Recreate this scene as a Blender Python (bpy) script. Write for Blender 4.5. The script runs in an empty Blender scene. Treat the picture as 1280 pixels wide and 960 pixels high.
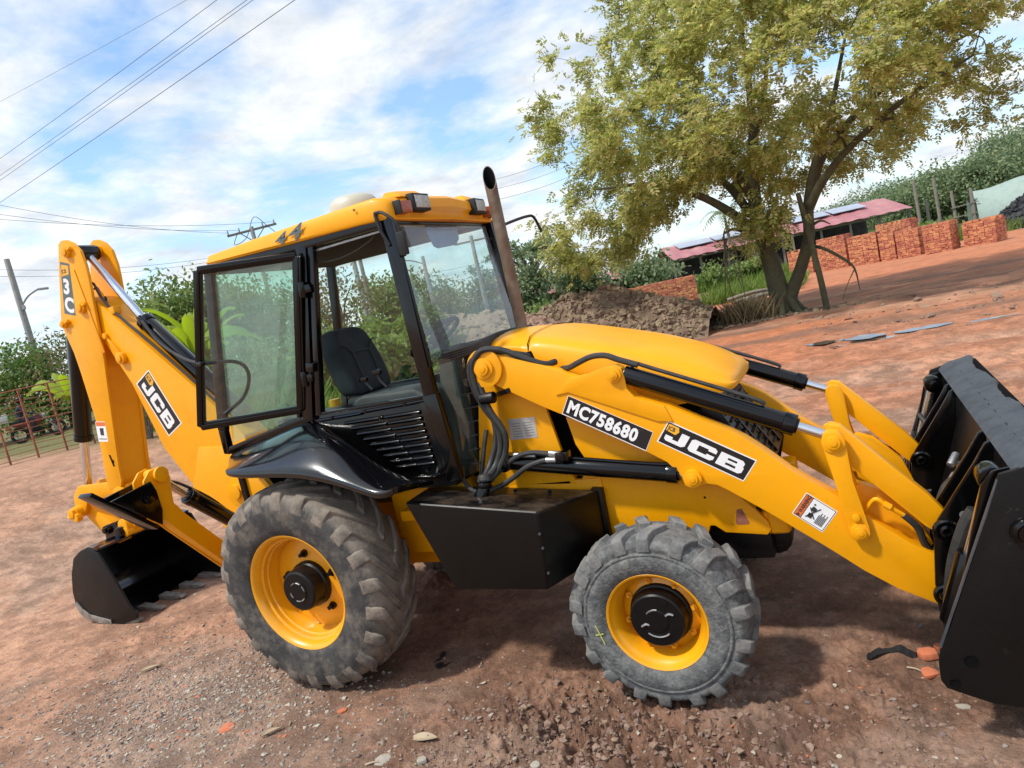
import bpy, bmesh, math, random
import numpy as np
from mathutils import Vector, Matrix, Euler
from math import radians as R, sin, cos, pi
random.seed(7); rng = np.random.default_rng(11)
sc = bpy.context.scene
col = sc.collection

# ------------------------------------------------------------------ camera
cam_d = bpy.data.cameras.new("camera"); cam = bpy.data.objects.new("camera", cam_d); col.objects.link(cam)
CAM = Vector((3.4099, -4.0777, 2.2077)); yaw, pitch, roll, F = 2.0454, 0.1140, 0.2195, 850.0
fw = Vector((cos(yaw)*cos(pitch), sin(yaw)*cos(pitch), -sin(pitch)))
rt = Vector((sin(yaw), -cos(yaw), 0)); dn = fw.cross(rt)
r2 = cos(roll)*rt + sin(roll)*dn; d2 = -sin(roll)*rt + cos(roll)*dn
cam.matrix_world = Matrix(((r2.x, -d2.x, -fw.x, CAM.x), (r2.y, -d2.y, -fw.y, CAM.y), (r2.z, -d2.z, -fw.z, CAM.z), (0, 0, 0, 1)))
cam_d.sensor_fit = 'HORIZONTAL'; cam_d.sensor_width = 36; cam_d.lens = 36*F/1280
cam_d.clip_start = 0.05; cam_d.clip_end = 5000
sc.camera = cam
sc.cycles.transparent_max_bounces = 24; sc.cycles.max_bounces = 10

# ------------------------------------------------------------------ light
SUN = Vector((-0.34, -0.42, 0.84)).normalized()
el = math.asin(SUN.z); az = math.atan2(SUN.x, SUN.y)
sd = bpy.data.lights.new("sun", 'SUN'); sd.energy = 2.75; sd.angle = R(4.0); sd.color = (1, 0.955, 0.88)
so = bpy.data.objects.new("sun", sd); col.objects.link(so)
so.rotation_euler = SUN.to_track_quat('Z', 'Y').to_euler(); so.location = (0, 0, 30)
sc.view_settings.view_transform = 'Standard'; sc.view_settings.look = 'None'
sc.view_settings.exposure = 0.50; sc.view_settings.gamma = 1.0

W = bpy.data.worlds.new("World"); sc.world = W; W.use_nodes = True
wn, wl = W.node_tree.nodes, W.node_tree.links
wn.clear()
def N(nodes, t, **k):
    n = nodes.new(t)
    for a, b in k.items():
        if a == 'i':
            for s, v in b.items(): n.inputs[s].default_value = v
        else: setattr(n, a, b)
    return n
out = N(wn, 'ShaderNodeOutputWorld'); bgn = N(wn, 'ShaderNodeBackground', i={'Strength': 0.112})
sky = N(wn, 'ShaderNodeTexSky', sky_type='NISHITA', sun_disc=False, sun_elevation=el, sun_rotation=az)
sky.air_density = 1.0; sky.dust_density = 1.0; sky.ozone_density = 1.6
tc = N(wn, 'ShaderNodeTexCoord'); sx = N(wn, 'ShaderNodeSeparateXYZ')
wl.new(tc.outputs['Generated'], sx.inputs[0])
dz = N(wn, 'ShaderNodeMath', operation='ADD', i={1: 0.16}); mx = N(wn, 'ShaderNodeMath', operation='MAXIMUM', i={1: 0.0})
wl.new(sx.outputs[2], mx.inputs[0]); wl.new(mx.outputs[0], dz.inputs[0])
px = N(wn, 'ShaderNodeMath', operation='DIVIDE'); py = N(wn, 'ShaderNodeMath', operation='DIVIDE')
wl.new(sx.outputs[0], px.inputs[0]); wl.new(dz.outputs[0], px.inputs[1])
wl.new(sx.outputs[1], py.inputs[0]); wl.new(dz.outputs[0], py.inputs[1])
cb = N(wn, 'ShaderNodeCombineXYZ'); wl.new(px.outputs[0], cb.inputs[0]); wl.new(py.outputs[0], cb.inputs[1]); cb.inputs[2].default_value = 44.1
n1 = N(wn, 'ShaderNodeTexNoise', i={'Scale': 1.7, 'Detail': 10.0, 'Roughness': 0.58, 'Distortion': 0.35})
n2 = N(wn, 'ShaderNodeTexNoise', i={'Scale': 3.2, 'Detail': 6.0, 'Roughness': 0.6})
wl.new(cb.outputs[0], n1.inputs['Vector']); wl.new(cb.outputs[0], n2.inputs['Vector'])
cr = N(wn, 'ShaderNodeValToRGB'); cr.color_ramp.elements[0].position = 0.39; cr.color_ramp.elements[1].position = 0.57
cr.color_ramp.elements[0].color = (0.10, 0.10, 0.10, 1)
wl.new(n1.outputs[0], cr.inputs[0])
cs = N(wn, 'ShaderNodeValToRGB')      # cloud brightness: grey bellies to white tops
cs.color_ramp.elements[0].position = 0.34; cs.color_ramp.elements[0].color = (4.5, 4.9, 5.4, 1)
cs.color_ramp.elements[1].position = 0.62; cs.color_ramp.elements[1].color = (7.0, 7.15, 7.3, 1)
wl.new(n2.outputs[0], cs.inputs[0])
hz = N(wn, 'ShaderNodeMapRange', i={1: 0.0, 2: 0.26, 3: 0.85, 4: 0.0}); wl.new(sx.outputs[2], hz.inputs[0])
mxa = N(wn, 'ShaderNodeMath', operation='MAXIMUM'); wl.new(cr.outputs[0], mxa.inputs[0]); wl.new(hz.outputs[0], mxa.inputs[1])
mix = N(wn, 'ShaderNodeMix', data_type='RGBA')
sg = N(wn, 'ShaderNodeMix', data_type='RGBA', blend_type='MULTIPLY', i={0: 1.0}); sg.inputs[7].default_value = (1.25, 1.5, 1.6, 1)
wl.new(sky.outputs[0], sg.inputs[6])
wl.new(mxa.outputs[0], mix.inputs[0]); wl.new(sg.outputs[2], mix.inputs[6]); wl.new(cs.outputs[0], mix.inputs[7])
wl.new(mix.outputs[2], bgn.inputs[0]); wl.new(bgn.outputs[0], out.inputs[0])

# ------------------------------------------------------------------ materials
def newmat(name):
    m = bpy.data.materials.new(name); m.use_nodes = True
    n = m.node_tree.nodes; l = m.node_tree.links
    return m, n, l, n['Principled BSDF']
def mat(name, c, rough=0.5, metal=0.0, coat=0.0, var=0.12, scale=6.0, bump=0.0, bscale=60.0, c2=None, mask=(0.45, 0.7), island=0.0, rvar=0.15, spec=0.5):
    m, n, l, b = newmat(name)
    t = N(n, 'ShaderNodeTexCoord')
    nz = N(n, 'ShaderNodeTexNoise', i={'Scale': scale, 'Detail': 8.0, 'Roughness': 0.65}); l.new(t.outputs['Object'], nz.inputs['Vector'])
    ramp = N(n, 'ShaderNodeValToRGB'); e = ramp.color_ramp.elements
    e[0].position, e[1].position = mask
    c2 = c2 or tuple(max(0, x*(1-var*2)) for x in c)
    e[0].color = (*c, 1); e[1].color = (*c2, 1)
    l.new(nz.outputs[0], ramp.inputs[0]); outc = ramp.outputs[0]
    if island:
        g = N(n, 'ShaderNodeNewGeometry'); mr = N(n, 'ShaderNodeMapRange', i={3: 1-island, 4: 1+island}); l.new(g.outputs['Random Per Island'], mr.inputs[0])
        hs = N(n, 'ShaderNodeHueSaturation'); l.new(mr.outputs[0], hs.inputs['Value']); l.new(outc, hs.inputs['Color'])
        m2 = N(n, 'ShaderNodeMapRange', i={3: 0.5-island*0.07, 4: 0.5+island*0.07}); l.new(g.outputs['Random Per Island'], m2.inputs[0]); l.new(m2.outputs[0], hs.inputs['Hue'])
        outc = hs.outputs[0]
    l.new(outc, b.inputs['Base Color'])
    rr = N(n, 'ShaderNodeMapRange', i={3: max(0.02, rough-rvar*0.5), 4: min(1, rough+rvar)}); l.new(nz.outputs[0], rr.inputs[0]); l.new(rr.outputs[0], b.inputs['Roughness'])
    b.inputs['Metallic'].default_value = metal; b.inputs['Coat Weight'].default_value = coat; b.inputs['Coat Roughness'].default_value = 0.08
    b.inputs['Specular IOR Level'].default_value = spec
    if bump:
        nb = N(n, 'ShaderNodeTexNoise', i={'Scale': bscale, 'Detail': 5.0}); l.new(t.outputs['Object'], nb.inputs['Vector'])
        bp = N(n, 'ShaderNodeBump', i={'Strength': bump, 'Distance': 0.01}); l.new(nb.outputs[0], bp.inputs['Height']); l.new(bp.outputs[0], b.inputs['Normal'])
    return m
def dusty(m, dust=(0.30, 0.21, 0.15), amount=0.5, lo=0.5, hi=0.75, scale=9.0, up=0.6, radial=None):
    """a layer of dry dust lying on upward faces and in blotches"""
    n, l = m.node_tree.nodes, m.node_tree.links; b = n['Principled BSDF']
    src = b.inputs['Base Color'].links[0].from_socket
    t = N(n, 'ShaderNodeTexCoord'); nz = N(n, 'ShaderNodeTexNoise', i={'Scale': scale, 'Detail': 9.0, 'Roughness': 0.7}); l.new(t.outputs['Object'], nz.inputs['Vector'])
    g = N(n, 'ShaderNodeNewGeometry'); s = N(n, 'ShaderNodeSeparateXYZ'); l.new(g.outputs['Normal'], s.inputs[0])
    a = N(n, 'ShaderNodeMath', operation='MULTIPLY_ADD', i={1: up*0.25, 2: 0.0}); l.new(s.outputs[2], a.inputs[0])
    ad = N(n, 'ShaderNodeMath', operation='ADD'); l.new(a.outputs[0], ad.inputs[0]); l.new(nz.outputs[0], ad.inputs[1])
    if radial:      # soil picked up where the tyre rolls: distance from the axle
        so_ = N(n, 'ShaderNodeSeparateXYZ'); l.new(t.outputs['Object'], so_.inputs[0]); cx_ = N(n, 'ShaderNodeCombineXYZ'); l.new(so_.outputs[0], cx_.inputs[0]); l.new(so_.outputs[2], cx_.inputs[1])
        ln = N(n, 'ShaderNodeVectorMath', operation='LENGTH'); l.new(cx_.outputs[0], ln.inputs[0]); rm = N(n, 'ShaderNodeMapRange', i={1: radial[0], 2: radial[1], 3: 0.0, 4: radial[2]}); l.new(ln.outputs['Value'], rm.inputs[0])
        a2_ = N(n, 'ShaderNodeMath', operation='ADD'); l.new(ad.outputs[0], a2_.inputs[0]); l.new(rm.outputs[0], a2_.inputs[1]); ad = a2_
    mr = N(n, 'ShaderNodeMapRange', i={1: lo, 2: hi, 3: 0.0, 4: amount}); l.new(ad.outputs[0], mr.inputs[0])
    mi = N(n, 'ShaderNodeMix', data_type='RGBA'); l.new(mr.outputs[0], mi.inputs[0]); l.new(src, mi.inputs[6]); mi.inputs[7].default_value = (*dust, 1)
    l.new(mi.outputs[2], b.inputs['Base Color'])
    return m
M = {}
M['yellow'] = dusty(mat('yellow_paint', (0.88, 0.365, 0.0), 0.42, 0, 0.12, var=0.05, scale=2.5, bump=0.05, bscale=9, spec=0.32), amount=0.16, lo=0.62, hi=0.95, scale=3.0, dust=(0.55, 0.30, 0.08), up=0.2)
M['yellow_wheel'] = dusty(mat('yellow_wheel_paint', (0.84, 0.36, 0.004), 0.3, 0, 0.4, var=0.06, scale=5), amount=0.4, lo=0.62, hi=0.9, scale=14, dust=(0.45, 0.27, 0.12))
M['black'] = mat('gloss_black_paint', (0.002, 0.002, 0.0022), 0.14, 0, 0.12, var=0.2, bump=0.04, bscale=5, rvar=0.1, spec=0.38)
M['fender'] = mat('wet_look_black', (0.003, 0.003, 0.004), 0.15, 0, 0.5, var=0.2, bump=0.10, bscale=5, rvar=0.08)
M['blackm'] = dusty(mat('satin_black_paint', (0.004, 0.004, 0.0042), 0.36, 0, 0.0, var=0.3, bump=0.08, bscale=30, spec=0.3), amount=0.14, lo=0.6, hi=0.9, dust=(0.10, 0.085, 0.07))
M['tank'] = dusty(mat('tank_black_paint', (0.003, 0.003, 0.003), 0.30, 0, 0.0, var=0.3, bump=0.05, bscale=8, spec=0.3), amount=0.5, lo=0.68, hi=0.95, scale=5, dust=(0.16, 0.11, 0.075), up=0.9)
M['rubber'] = mat('rubber_black', (0.010, 0.010, 0.011), 0.55, var=0.2, bump=0.1)
M['hose'] = mat('hose_rubber', (0.030, 0.030, 0.028), 0.55, var=0.3, scale=20)
M['liner'] = mat('dark_liner', (0.008, 0.0085, 0.010), 0.8, var=0.2)
M['seat'] = mat('seat_fabric', (0.028, 0.029, 0.036), 0.75, var=0.15, bump=0.3, bscale=220)
M['console'] = mat('console_plastic', (0.035, 0.045, 0.042), 0.6, var=0.2)
def specks(m, c, scale, lo, hi, amount, stretch=(1, 1, 1)):
    n, l = m.node_tree.nodes, m.node_tree.links; b = n['Principled BSDF']; src = b.inputs['Base Color'].links[0].from_socket
    t = N(n, 'ShaderNodeTexCoord'); mp = N(n, 'ShaderNodeMapping'); mp.inputs['Scale'].default_value = stretch; l.new(t.outputs['Object'], mp.inputs[0])
    nz = N(n, 'ShaderNodeTexNoise', i={'Scale': scale, 'Detail': 9.0, 'Roughness': 0.72}); l.new(mp.outputs[0], nz.inputs['Vector'])
    mr = N(n, 'ShaderNodeMapRange', i={1: lo, 2: hi, 3: 0.0, 4: amount}); l.new(nz.outputs[0], mr.inputs[0])
    mi = N(n, 'ShaderNodeMix', data_type='RGBA'); l.new(mr.outputs[0], mi.inputs[0]); l.new(src, mi.inputs[6]); mi.inputs[7].default_value = (*c, 1); l.new(mi.outputs[2], b.inputs['Base Color'])
specks(M['yellow'], (0.10, 0.05, 0.02), 11, .665, .72, .65); specks(M['yellow'], (0.55, 0.22, 0.02), 3.5, .55, .75, .35); specks(M['yellow'], (0.90, 0.48, 0.10), 5, .60, .72, .25, (1, 1, 6))
specks(M['yellow_wheel'], (0.16, 0.09, 0.05), 16, .62, .72, .6)
specks(M['blackm'], (0.10, 0.095, 0.09), 9, .63, .74, .55, (1, 1, 2.5)); specks(M['blackm'], (0.13, 0.07, 0.045), 22, .68, .76, .6); specks(M['tank'], (0.11, 0.075, 0.05), 7, .62, .80, .35)
M['chrome'] = mat('chrome_rod', (0.78, 0.78, 0.80), 0.22, 1.0, var=0.08, scale=12)
M['steel'] = mat('bare_steel', (0.42, 0.41, 0.40), 0.4, 0.9, var=0.2, scale=14)
M['worn'] = dusty(mat('worn_grey_steel', (0.085, 0.095, 0.11), 0.5, 0.4, var=0.3, scale=7, c2=(0.045, 0.05, 0.058), bump=0.35, bscale=14), amount=0.35, lo=0.6, hi=0.9, scale=5, dust=(0.22, 0.19, 0.16), up=0.1)
M['tooth'] = mat('scraped_tooth_steel', (0.30, 0.265, 0.23), 0.6, 0.3, var=0.3, scale=15, bump=0.4)
M['exhaust'] = mat('rusty_exhaust', (0.15, 0.095, 0.062), 0.62, 0.35, scale=6, c2=(0.25, 0.20, 0.15), mask=(0.4, 0.65), bump=0.25, bscale=40)
M['rust'] = mat('rusty_iron', (0.36, 0.13, 0.075), 0.8, 0.1, scale=10, var=0.25, bump=0.2)
M['tyre_rear'] = dusty(mat('tyre_rubber_rear', (0.026, 0.026, 0.026), 0.7, scale=9, var=0.2, c2=(0.075, 0.07, 0.064), mask=(0.42, 0.72), bump=0.35, bscale=45), amount=0.85, lo=0.47, hi=0.78, scale=6, dust=(0.25, 0.205, 0.16), up=0.15, radial=(.60, .665, .26))
M['tyre_front'] = dusty(mat('tyre_rubber_front', (0.075, 0.078, 0.078), 0.78, scale=22, c2=(0.18, 0.185, 0.178), mask=(0.44, 0.66), bump=0.6, bscale=70), amount=0.55, lo=0.5, hi=0.8, scale=6, dust=(0.24, 0.22, 0.19), up=0.35)
M['tread_rear'] = dusty(mat('tread_rubber_rear', (0.05, 0.048, 0.045), 0.8, scale=12, c2=(0.12, 0.105, 0.09), mask=(0.4, 0.7), bump=0.4, bscale=50), amount=0.9, lo=0.34, hi=0.64, scale=7, dust=(0.27, 0.22, 0.17), up=0.2)
M['tread_front'] = dusty(mat('tread_rubber_front', (0.10, 0.102, 0.10), 0.8, scale=12, c2=(0.19, 0.19, 0.185), mask=(0.4, 0.7), bump=0.4, bscale=60), amount=0.6, lo=0.45, hi=0.75, scale=6, dust=(0.26, 0.235, 0.205), up=0.35)
M['white'] = mat('white_vinyl', (0.82, 0.82, 0.82), 0.4, var=0.02)
M['decalblack'] = mat('black_vinyl', (0.012, 0.011, 0.012), 0.35, var=0.1)
M['decalgrey'] = mat('grey_vinyl', (0.10, 0.13, 0.13), 0.35, var=0.1)
M['decalyellow'] = mat('yellow_vinyl', (0.85, 0.42, 0.03), 0.4, var=0.03)
M['decalorange'] = mat('orange_vinyl', (0.72, 0.17, 0.04), 0.4, var=0.03)
M['ink'] = mat('ink_black', (0.03, 0.03, 0.035), 0.5)
M['plate'] = mat('aluminium_plate', (0.60, 0.60, 0.58), 0.35, 0.5, var=0.08, scale=20)
M['amber'] = mat('amber_lens', (0.38, 0.085, 0.035), 0.2, var=0.15, spec=0.6, scale=40)
M['lens'] = mat('lamp_lens', (0.52, 0.50, 0.47), 0.15, 0.4, var=0.25, scale=50, bump=0.4, bscale=120)
M['dome'] = mat('cream_plastic', (0.50, 0.49, 0.40), 0.4, var=0.04)
M['blue'] = mat('blue_tint_film', (0.10, 0.22, 0.48), 0.3)
specks(M['white'], (0.42, 0.34, 0.25), 14, .56, .75, .35); specks(M['decalblack'], (0.16, 0.13, 0.10), 16, .60, .76, .4)
def glass(name, tint, refl=0.9, dirt=0.06, dirt_sheen_col=(0.55, 0.55, 0.5), rough=0.02, dscale=2.5):
    m, n, l, b = newmat(name); n.remove(b); o = n['Material Output']
    tr = N(n, 'ShaderNodeBsdfTransparent', i={'Color': (*tint, 1)}); gl = N(n, 'ShaderNodeBsdfGlossy', i={'Roughness': rough, 'Color': (refl, refl, refl, 1)})
    lw = N(n, 'ShaderNodeLayerWeight', i={'Blend': 0.5}); pw = N(n, 'ShaderNodeMath', operation='POWER', i={1: 5.0}); l.new(lw.outputs['Facing'], pw.inputs[0]); fr = N(n, 'ShaderNodeMath', operation='MULTIPLY_ADD', i={1: 0.85, 2: 0.09}); l.new(pw.outputs[0], fr.inputs[0]); mx = N(n, 'ShaderNodeMixShader'); l.new(fr.outputs[0], mx.inputs[0]); l.new(tr.outputs[0], mx.inputs[1]); l.new(gl.outputs[0], mx.inputs[2])
    df = N(n, 'ShaderNodeBsdfDiffuse', i={'Color': (*dirt_sheen_col, 1)}); t = N(n, 'ShaderNodeTexCoord')
    nz = N(n, 'ShaderNodeTexNoise', i={'Scale': dscale, 'Detail': 8.0, 'Roughness': 0.7}); l.new(t.outputs['Object'], nz.inputs['Vector'])
    mr = N(n, 'ShaderNodeMapRange', i={1: 0.35, 2: 0.75, 3: dirt*0.4, 4: dirt*1.6}); l.new(nz.outputs[0], mr.inputs[0])
    m2 = N(n, 'ShaderNodeMixShader'); l.new(mr.outputs[0], m2.inputs[0]); l.new(mx.outputs[0], m2.inputs[1]); l.new(df.outputs[0], m2.inputs[2]); l.new(m2.outputs[0], o.inputs[0])
    return m
M['glass'] = glass('cab_glass', (0.82, 0.94, 0.88), dirt=0.03)
M['glass_ws'] = glass('windscreen_glass', (0.86, 0.93, 0.92), dirt=0.16, dirt_sheen_col=(0.66, 0.70, 0.72))  # dirt layer also carries the pale sky reflection as colour
M['glass_rear'] = glass('milky_rear_glass', (0.62, 0.88, 0.78), dirt=0.19, dirt_sheen_col=(0.68, 0.88, 0.80), dscale=0.9)  # greenish film colour holds dust and reflections together
M['glass_door'] = glass('door_glass', (0.80, 0.94, 0.86), dirt=0.05, dirt_sheen_col=(0.4, 0.5, 0.45))
def leafmat(name, cols, trans=0.35):
    m, n, l, b = newmat(name); o = n['Material Output']
    g = N(n, 'ShaderNodeNewGeometry'); ramp = N(n, 'ShaderNodeValToRGB'); e = ramp.color_ramp.elements
    while len(e) < len(cols): e.new(0.5)
    for k, c in enumerate(cols): e[k].position = k/(len(cols)-1); e[k].color = (*c, 1)
    l.new(g.outputs['Random Per Island'], ramp.inputs[0]); l.new(ramp.outputs[0], b.inputs['Base Color']); b.inputs['Roughness'].default_value = 0.55
    b.inputs['Specular IOR Level'].default_value = 0.3
    tl = N(n, 'ShaderNodeBsdfTranslucent'); hs = N(n, 'ShaderNodeHueSaturation', i={'Value': 1.25, 'Saturation': 1.1}); l.new(ramp.outputs[0], hs.inputs['Color']); l.new(hs.outputs[0], tl.inputs[0])
    ms = N(n, 'ShaderNodeMixShader', i={0: trans}); l.new(b.outputs[0], ms.inputs[1]); l.new(tl.outputs[0], ms.inputs[2]); l.new(ms.outputs[0], o.inputs[0])
    return m
M['leaf_tree'] = leafmat('olive_tree_leaf', [(0.20, 0.25, 0.07), (0.33, 0.37, 0.11), (0.44, 0.45, 0.15), (0.55, 0.52, 0.22), (0.38, 0.29, 0.12)], 0.55)
M['leaf_dark'] = leafmat('dark_green_leaf', [(0.06, 0.12, 0.03), (0.10, 0.18, 0.045), (0.17, 0.26, 0.07), (0.20, 0.22, 0.07)])
M['leaf_mid'] = leafmat('mid_green_leaf', [(0.10, 0.17, 0.045), (0.16, 0.24, 0.065), (0.24, 0.32, 0.10), (0.28, 0.28, 0.10)])
M['leaf_far'] = leafmat('hazy_green_leaf', [(0.12, 0.18, 0.09), (0.17, 0.24, 0.12), (0.23, 0.29, 0.15), (0.26, 0.28, 0.14)])  # distance haze put into the paler leaf colours
M['leaf_dry'] = leafmat('dry_leaf', [(0.16, 0.13, 0.06), (0.20, 0.16, 0.08), (0.11, 0.12, 0.04)])
M['banana'] = leafmat('banana_leaf', [(0.22, 0.34, 0.03), (0.30, 0.40, 0.05), (0.34, 0.38, 0.05)], 0.5)
M['grass'] = leafmat('grass_blade', [(0.10, 0.17, 0.03), (0.16, 0.24, 0.045), (0.24, 0.29, 0.08)], 0.4)
M['drygrass'] = leafmat('dry_grass', [(0.20, 0.15, 0.08), (0.28, 0.21, 0.12), (0.15, 0.12, 0.06)], 0.3)
M['bark'] = mat('bark', (0.075, 0.065, 0.042), 0.9, scale=5, c2=(0.10, 0.115, 0.04), bump=0.9, bscale=22)
M['barkpale'] = mat('pale_bark', (0.17, 0.15, 0.12), 0.9, scale=5, var=0.2, bump=0.5, bscale=22)
M['concrete'] = mat('concrete_pole', (0.34, 0.33, 0.31), 0.85, scale=4, var=0.15, bump=0.3)
M['brick'] = mat('fired_clay_brick', (0.52, 0.195, 0.105), 0.9, scale=3, var=0.1, bump=0.4, island=0.24)
M['soil'] = mat('clay_soil', (0.17, 0.115, 0.072), 0.95, scale=3, c2=(0.26, 0.185, 0.12), mask=(0.35, 0.65), bump=0.8, bscale=14, island=0.25)
M['coal'] = mat('coal', (0.018, 0.018, 0.02), 0.6, scale=6, var=0.3, bump=0.6, bscale=10, island=0.3)
M['stone'] = mat('gravel_stone', (0.33, 0.27, 0.225), 0.9, scale=20, var=0.2, bump=0.3, island=0.5)
M['shedroof'] = mat('pink_sheet_roof', (0.36, 0.13, 0.14), 0.6, scale=0.5, c2=(0.44, 0.22, 0.21), mask=(0.4, 0.65))
M['panel'] = mat('roof_light_panel', (0.36, 0.39, 0.46), 0.4, scale=2)
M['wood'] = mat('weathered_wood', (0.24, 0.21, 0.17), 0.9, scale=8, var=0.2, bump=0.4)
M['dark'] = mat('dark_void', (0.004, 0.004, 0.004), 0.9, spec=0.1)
M['shade'] = mat('shaded_boards', (0.085, 0.078, 0.072), 0.9, scale=1.5, var=0.3)  # shed interior's shade put into the back wall colour
M['tarp'] = mat('green_tarp', (0.30, 0.38, 0.33), 0.7, scale=3, var=0.08)
M['cable'] = mat('cable_black', (0.10, 0.115, 0.14), 0.7)
M['moto'] = mat('motorcycle_paint', (0.16, 0.02, 0.03), 0.3)
M['cloth'] = mat('dark_clothes', (0.035, 0.033, 0.045), 0.9)
M['skin'] = mat('skin', (0.30, 0.16, 0.10), 0.6)
M['orange'] = mat('orange_shard', (0.55, 0.165, 0.075), 0.9, scale=8, var=0.15, bump=0.3)
M['chalk'] = mat('yellow_chalk', (0.50, 0.52, 0.12), 0.9)
M['paleleaf'] = mat('dry_pale_leaf', (0.42, 0.33, 0.22), 0.85, var=0.15)
M['palestone'] = mat('pale_stone', (0.36, 0.32, 0.26), 0.9, var=0.15, bump=0.5)
m, n, l, b = newmat('puddle_water'); b.inputs['Base Color'].default_value = (0.10, 0.075, 0.055, 1); b.inputs['Roughness'].default_value = 0.04; b.inputs['IOR'].default_value = 2.0; M['water'] = m

# ------------------------------------------------------------------ mesh helpers
def smooth_curve(pts, k=6):
    P = [Vector(p) for p in pts]
    if len(P) < 3: return P
    Q = [P[0]*2-P[1]] + P + [P[-1]*2-P[-2]]; o = []
    for i in range(1, len(Q)-2):
        a, b_, c, d = Q[i-1:i+3]
        for j in range(k):
            t = j/k
            o.append(0.5*((2*b_) + (c-a)*t + (2*a-5*b_+4*c-d)*t*t + (3*b_-a-3*c+d)*t**3))
    return o + [P[-1]]
class MB:
    def __init__(s): s.bm = bmesh.new()
    def verts(s, L): return [s.bm.verts.new(v) for v in L]
    def face(s, L):
        try: return s.bm.faces.new(L)
        except ValueError: return None
    def prism(s, poly, a, b, ax='y'):
        f = {'y': lambda p, t: (p[0], t, p[1]), 'x': lambda p, t: (t, p[0], p[1]), 'z': lambda p, t: (p[0], p[1], t)}[ax]
        A = s.verts([f(p, a) for p in poly]); B = s.verts([f(p, b) for p in poly]); n = len(poly)
        s.face(A); s.face(B[::-1])
        for i in range(n): s.face((A[i], B[i], B[(i+1) % n], A[(i+1) % n]))
        return s
    def box(s, x0, x1, y0, y1, z0, z1): return s.prism([(x0, z0), (x1, z0), (x1, z1), (x0, z1)], y0, y1)
    def hexa(s, A, B):
        A = s.verts(A); B = s.verts(B); n = len(A); s.face(A); s.face(B[::-1])
        for i in range(n): s.face((A[i], B[i], B[(i+1) % n], A[(i+1) % n]))
        return s
    def bar(s, p0, p1, w, h, up=(0, 1, 0)):
        p0, p1 = Vector(p0), Vector(p1); d = (p1-p0).normalized(); u = Vector(up); u = (u-d*u.dot(d)).normalized(); v = d.cross(u)
        q = [(-1, -1), (1, -1), (1, 1), (-1, 1)]
        return s.hexa([p0+u*a*w/2+v*b*h/2 for a, b in q], [p1+u*a*w/2+v*b*h/2 for a, b in q])
    def cyl(s, p0, p1, r0, r1=None, n=20, cap=True):
        p0, p1 = Vector(p0), Vector(p1); r1 = r0 if r1 is None else r1
        d = (p1-p0).normalized(); u = d.orthogonal().normalized(); v = d.cross(u)
        A = s.verts([p0+(u*cos(2*pi*i/n)+v*sin(2*pi*i/n))*r0 for i in range(n)]); B = s.verts([p1+(u*cos(2*pi*i/n)+v*sin(2*pi*i/n))*r1 for i in range(n)])
        if cap: s.face(A[::-1]); s.face(B)
        for i in range(n): s.face((A[i], A[(i+1) % n], B[(i+1) % n], B[i]))
        return s
    def tube(s, pts, r, n=8, sm=5):
        P = smooth_curve(pts, sm) if sm else [Vector(p) for p in pts]
        m_ = len(P); rs = r if hasattr(r, '__len__') else None; prev = None; u = None
        for i, p in enumerate(P):
            d = (P[min(i+1, m_-1)]-P[max(i-1, 0)]).normalized()
            if u is None: u = d.orthogonal().normalized()
            else: u = (u-d*u.dot(d)).normalized()
            v = d.cross(u)
            if rs is None: ri = r
            else:
                t = i/(m_-1)*(len(rs)-1); k = min(int(t), len(rs)-2); ri = rs[k]+(rs[k+1]-rs[k])*(t-k)
            ring = s.verts([p+(u*cos(2*pi*j/n)+v*sin(2*pi*j/n))*ri for j in range(n)])
            if prev:
                for j in range(n): s.face((prev[j], prev[(j+1) % n], ring[(j+1) % n], ring[j]))
            else: s.face(ring[::-1])
            prev = ring
        s.face(prev); return s
    def lathe(s, prof, c, n=48, axis='y', closed=False, sgn=1):
        rings = []
        for o, r in prof:
            if axis == 'y': L = [(c[0]+r*cos(2*pi*i/n), c[1]+sgn*o, c[2]+r*sin(2*pi*i/n)) for i in range(n)]
            else: L = [(c[0]+r*cos(2*pi*i/n), c[1]+r*sin(2*pi*i/n), c[2]+o) for i in range(n)]
            rings.append(s.verts(L) if r > 1e-5 else s.verts([L[0]])*n)
        K = len(rings)
        for k in range(K if closed else K-1):
            A, B = rings[k], rings[(k+1) % K]
            for i in range(n):
                q = [A[i], A[(i+1) % n], B[(i+1) % n], B[i]]; u = []
                for v in q:
                    if v not in u: u.append(v)
                if len(u) > 2: s.face(u)
        return s
    def ball(s, c, r, n=12, m=8, sc=(1, 1, 1)):
        prof = [(-r*cos(pi*k/m)*sc[2], r*sin(pi*k/m)) for k in range(m+1)]
        b0 = len(s.bm.verts); s.lathe(prof, (0, 0, 0), n, axis='z'); s.bm.verts.ensure_lookup_table()
        for v in s.bm.verts[b0:]: v.co = Vector((v.co.x*sc[0]+c[0], v.co.y*sc[1]+c[1], v.co.z+c[2]))
        return s
    def loft(s, rows, close=False):
        V = [s.verts(r) for r in rows]
        for a, b_ in zip(V, V[1:]):
            for i in range(len(a)-(0 if close else 1)):
                j = (i+1) % len(a); s.face((a[i], a[j], b_[j], b_[i]))
        return V
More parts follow.
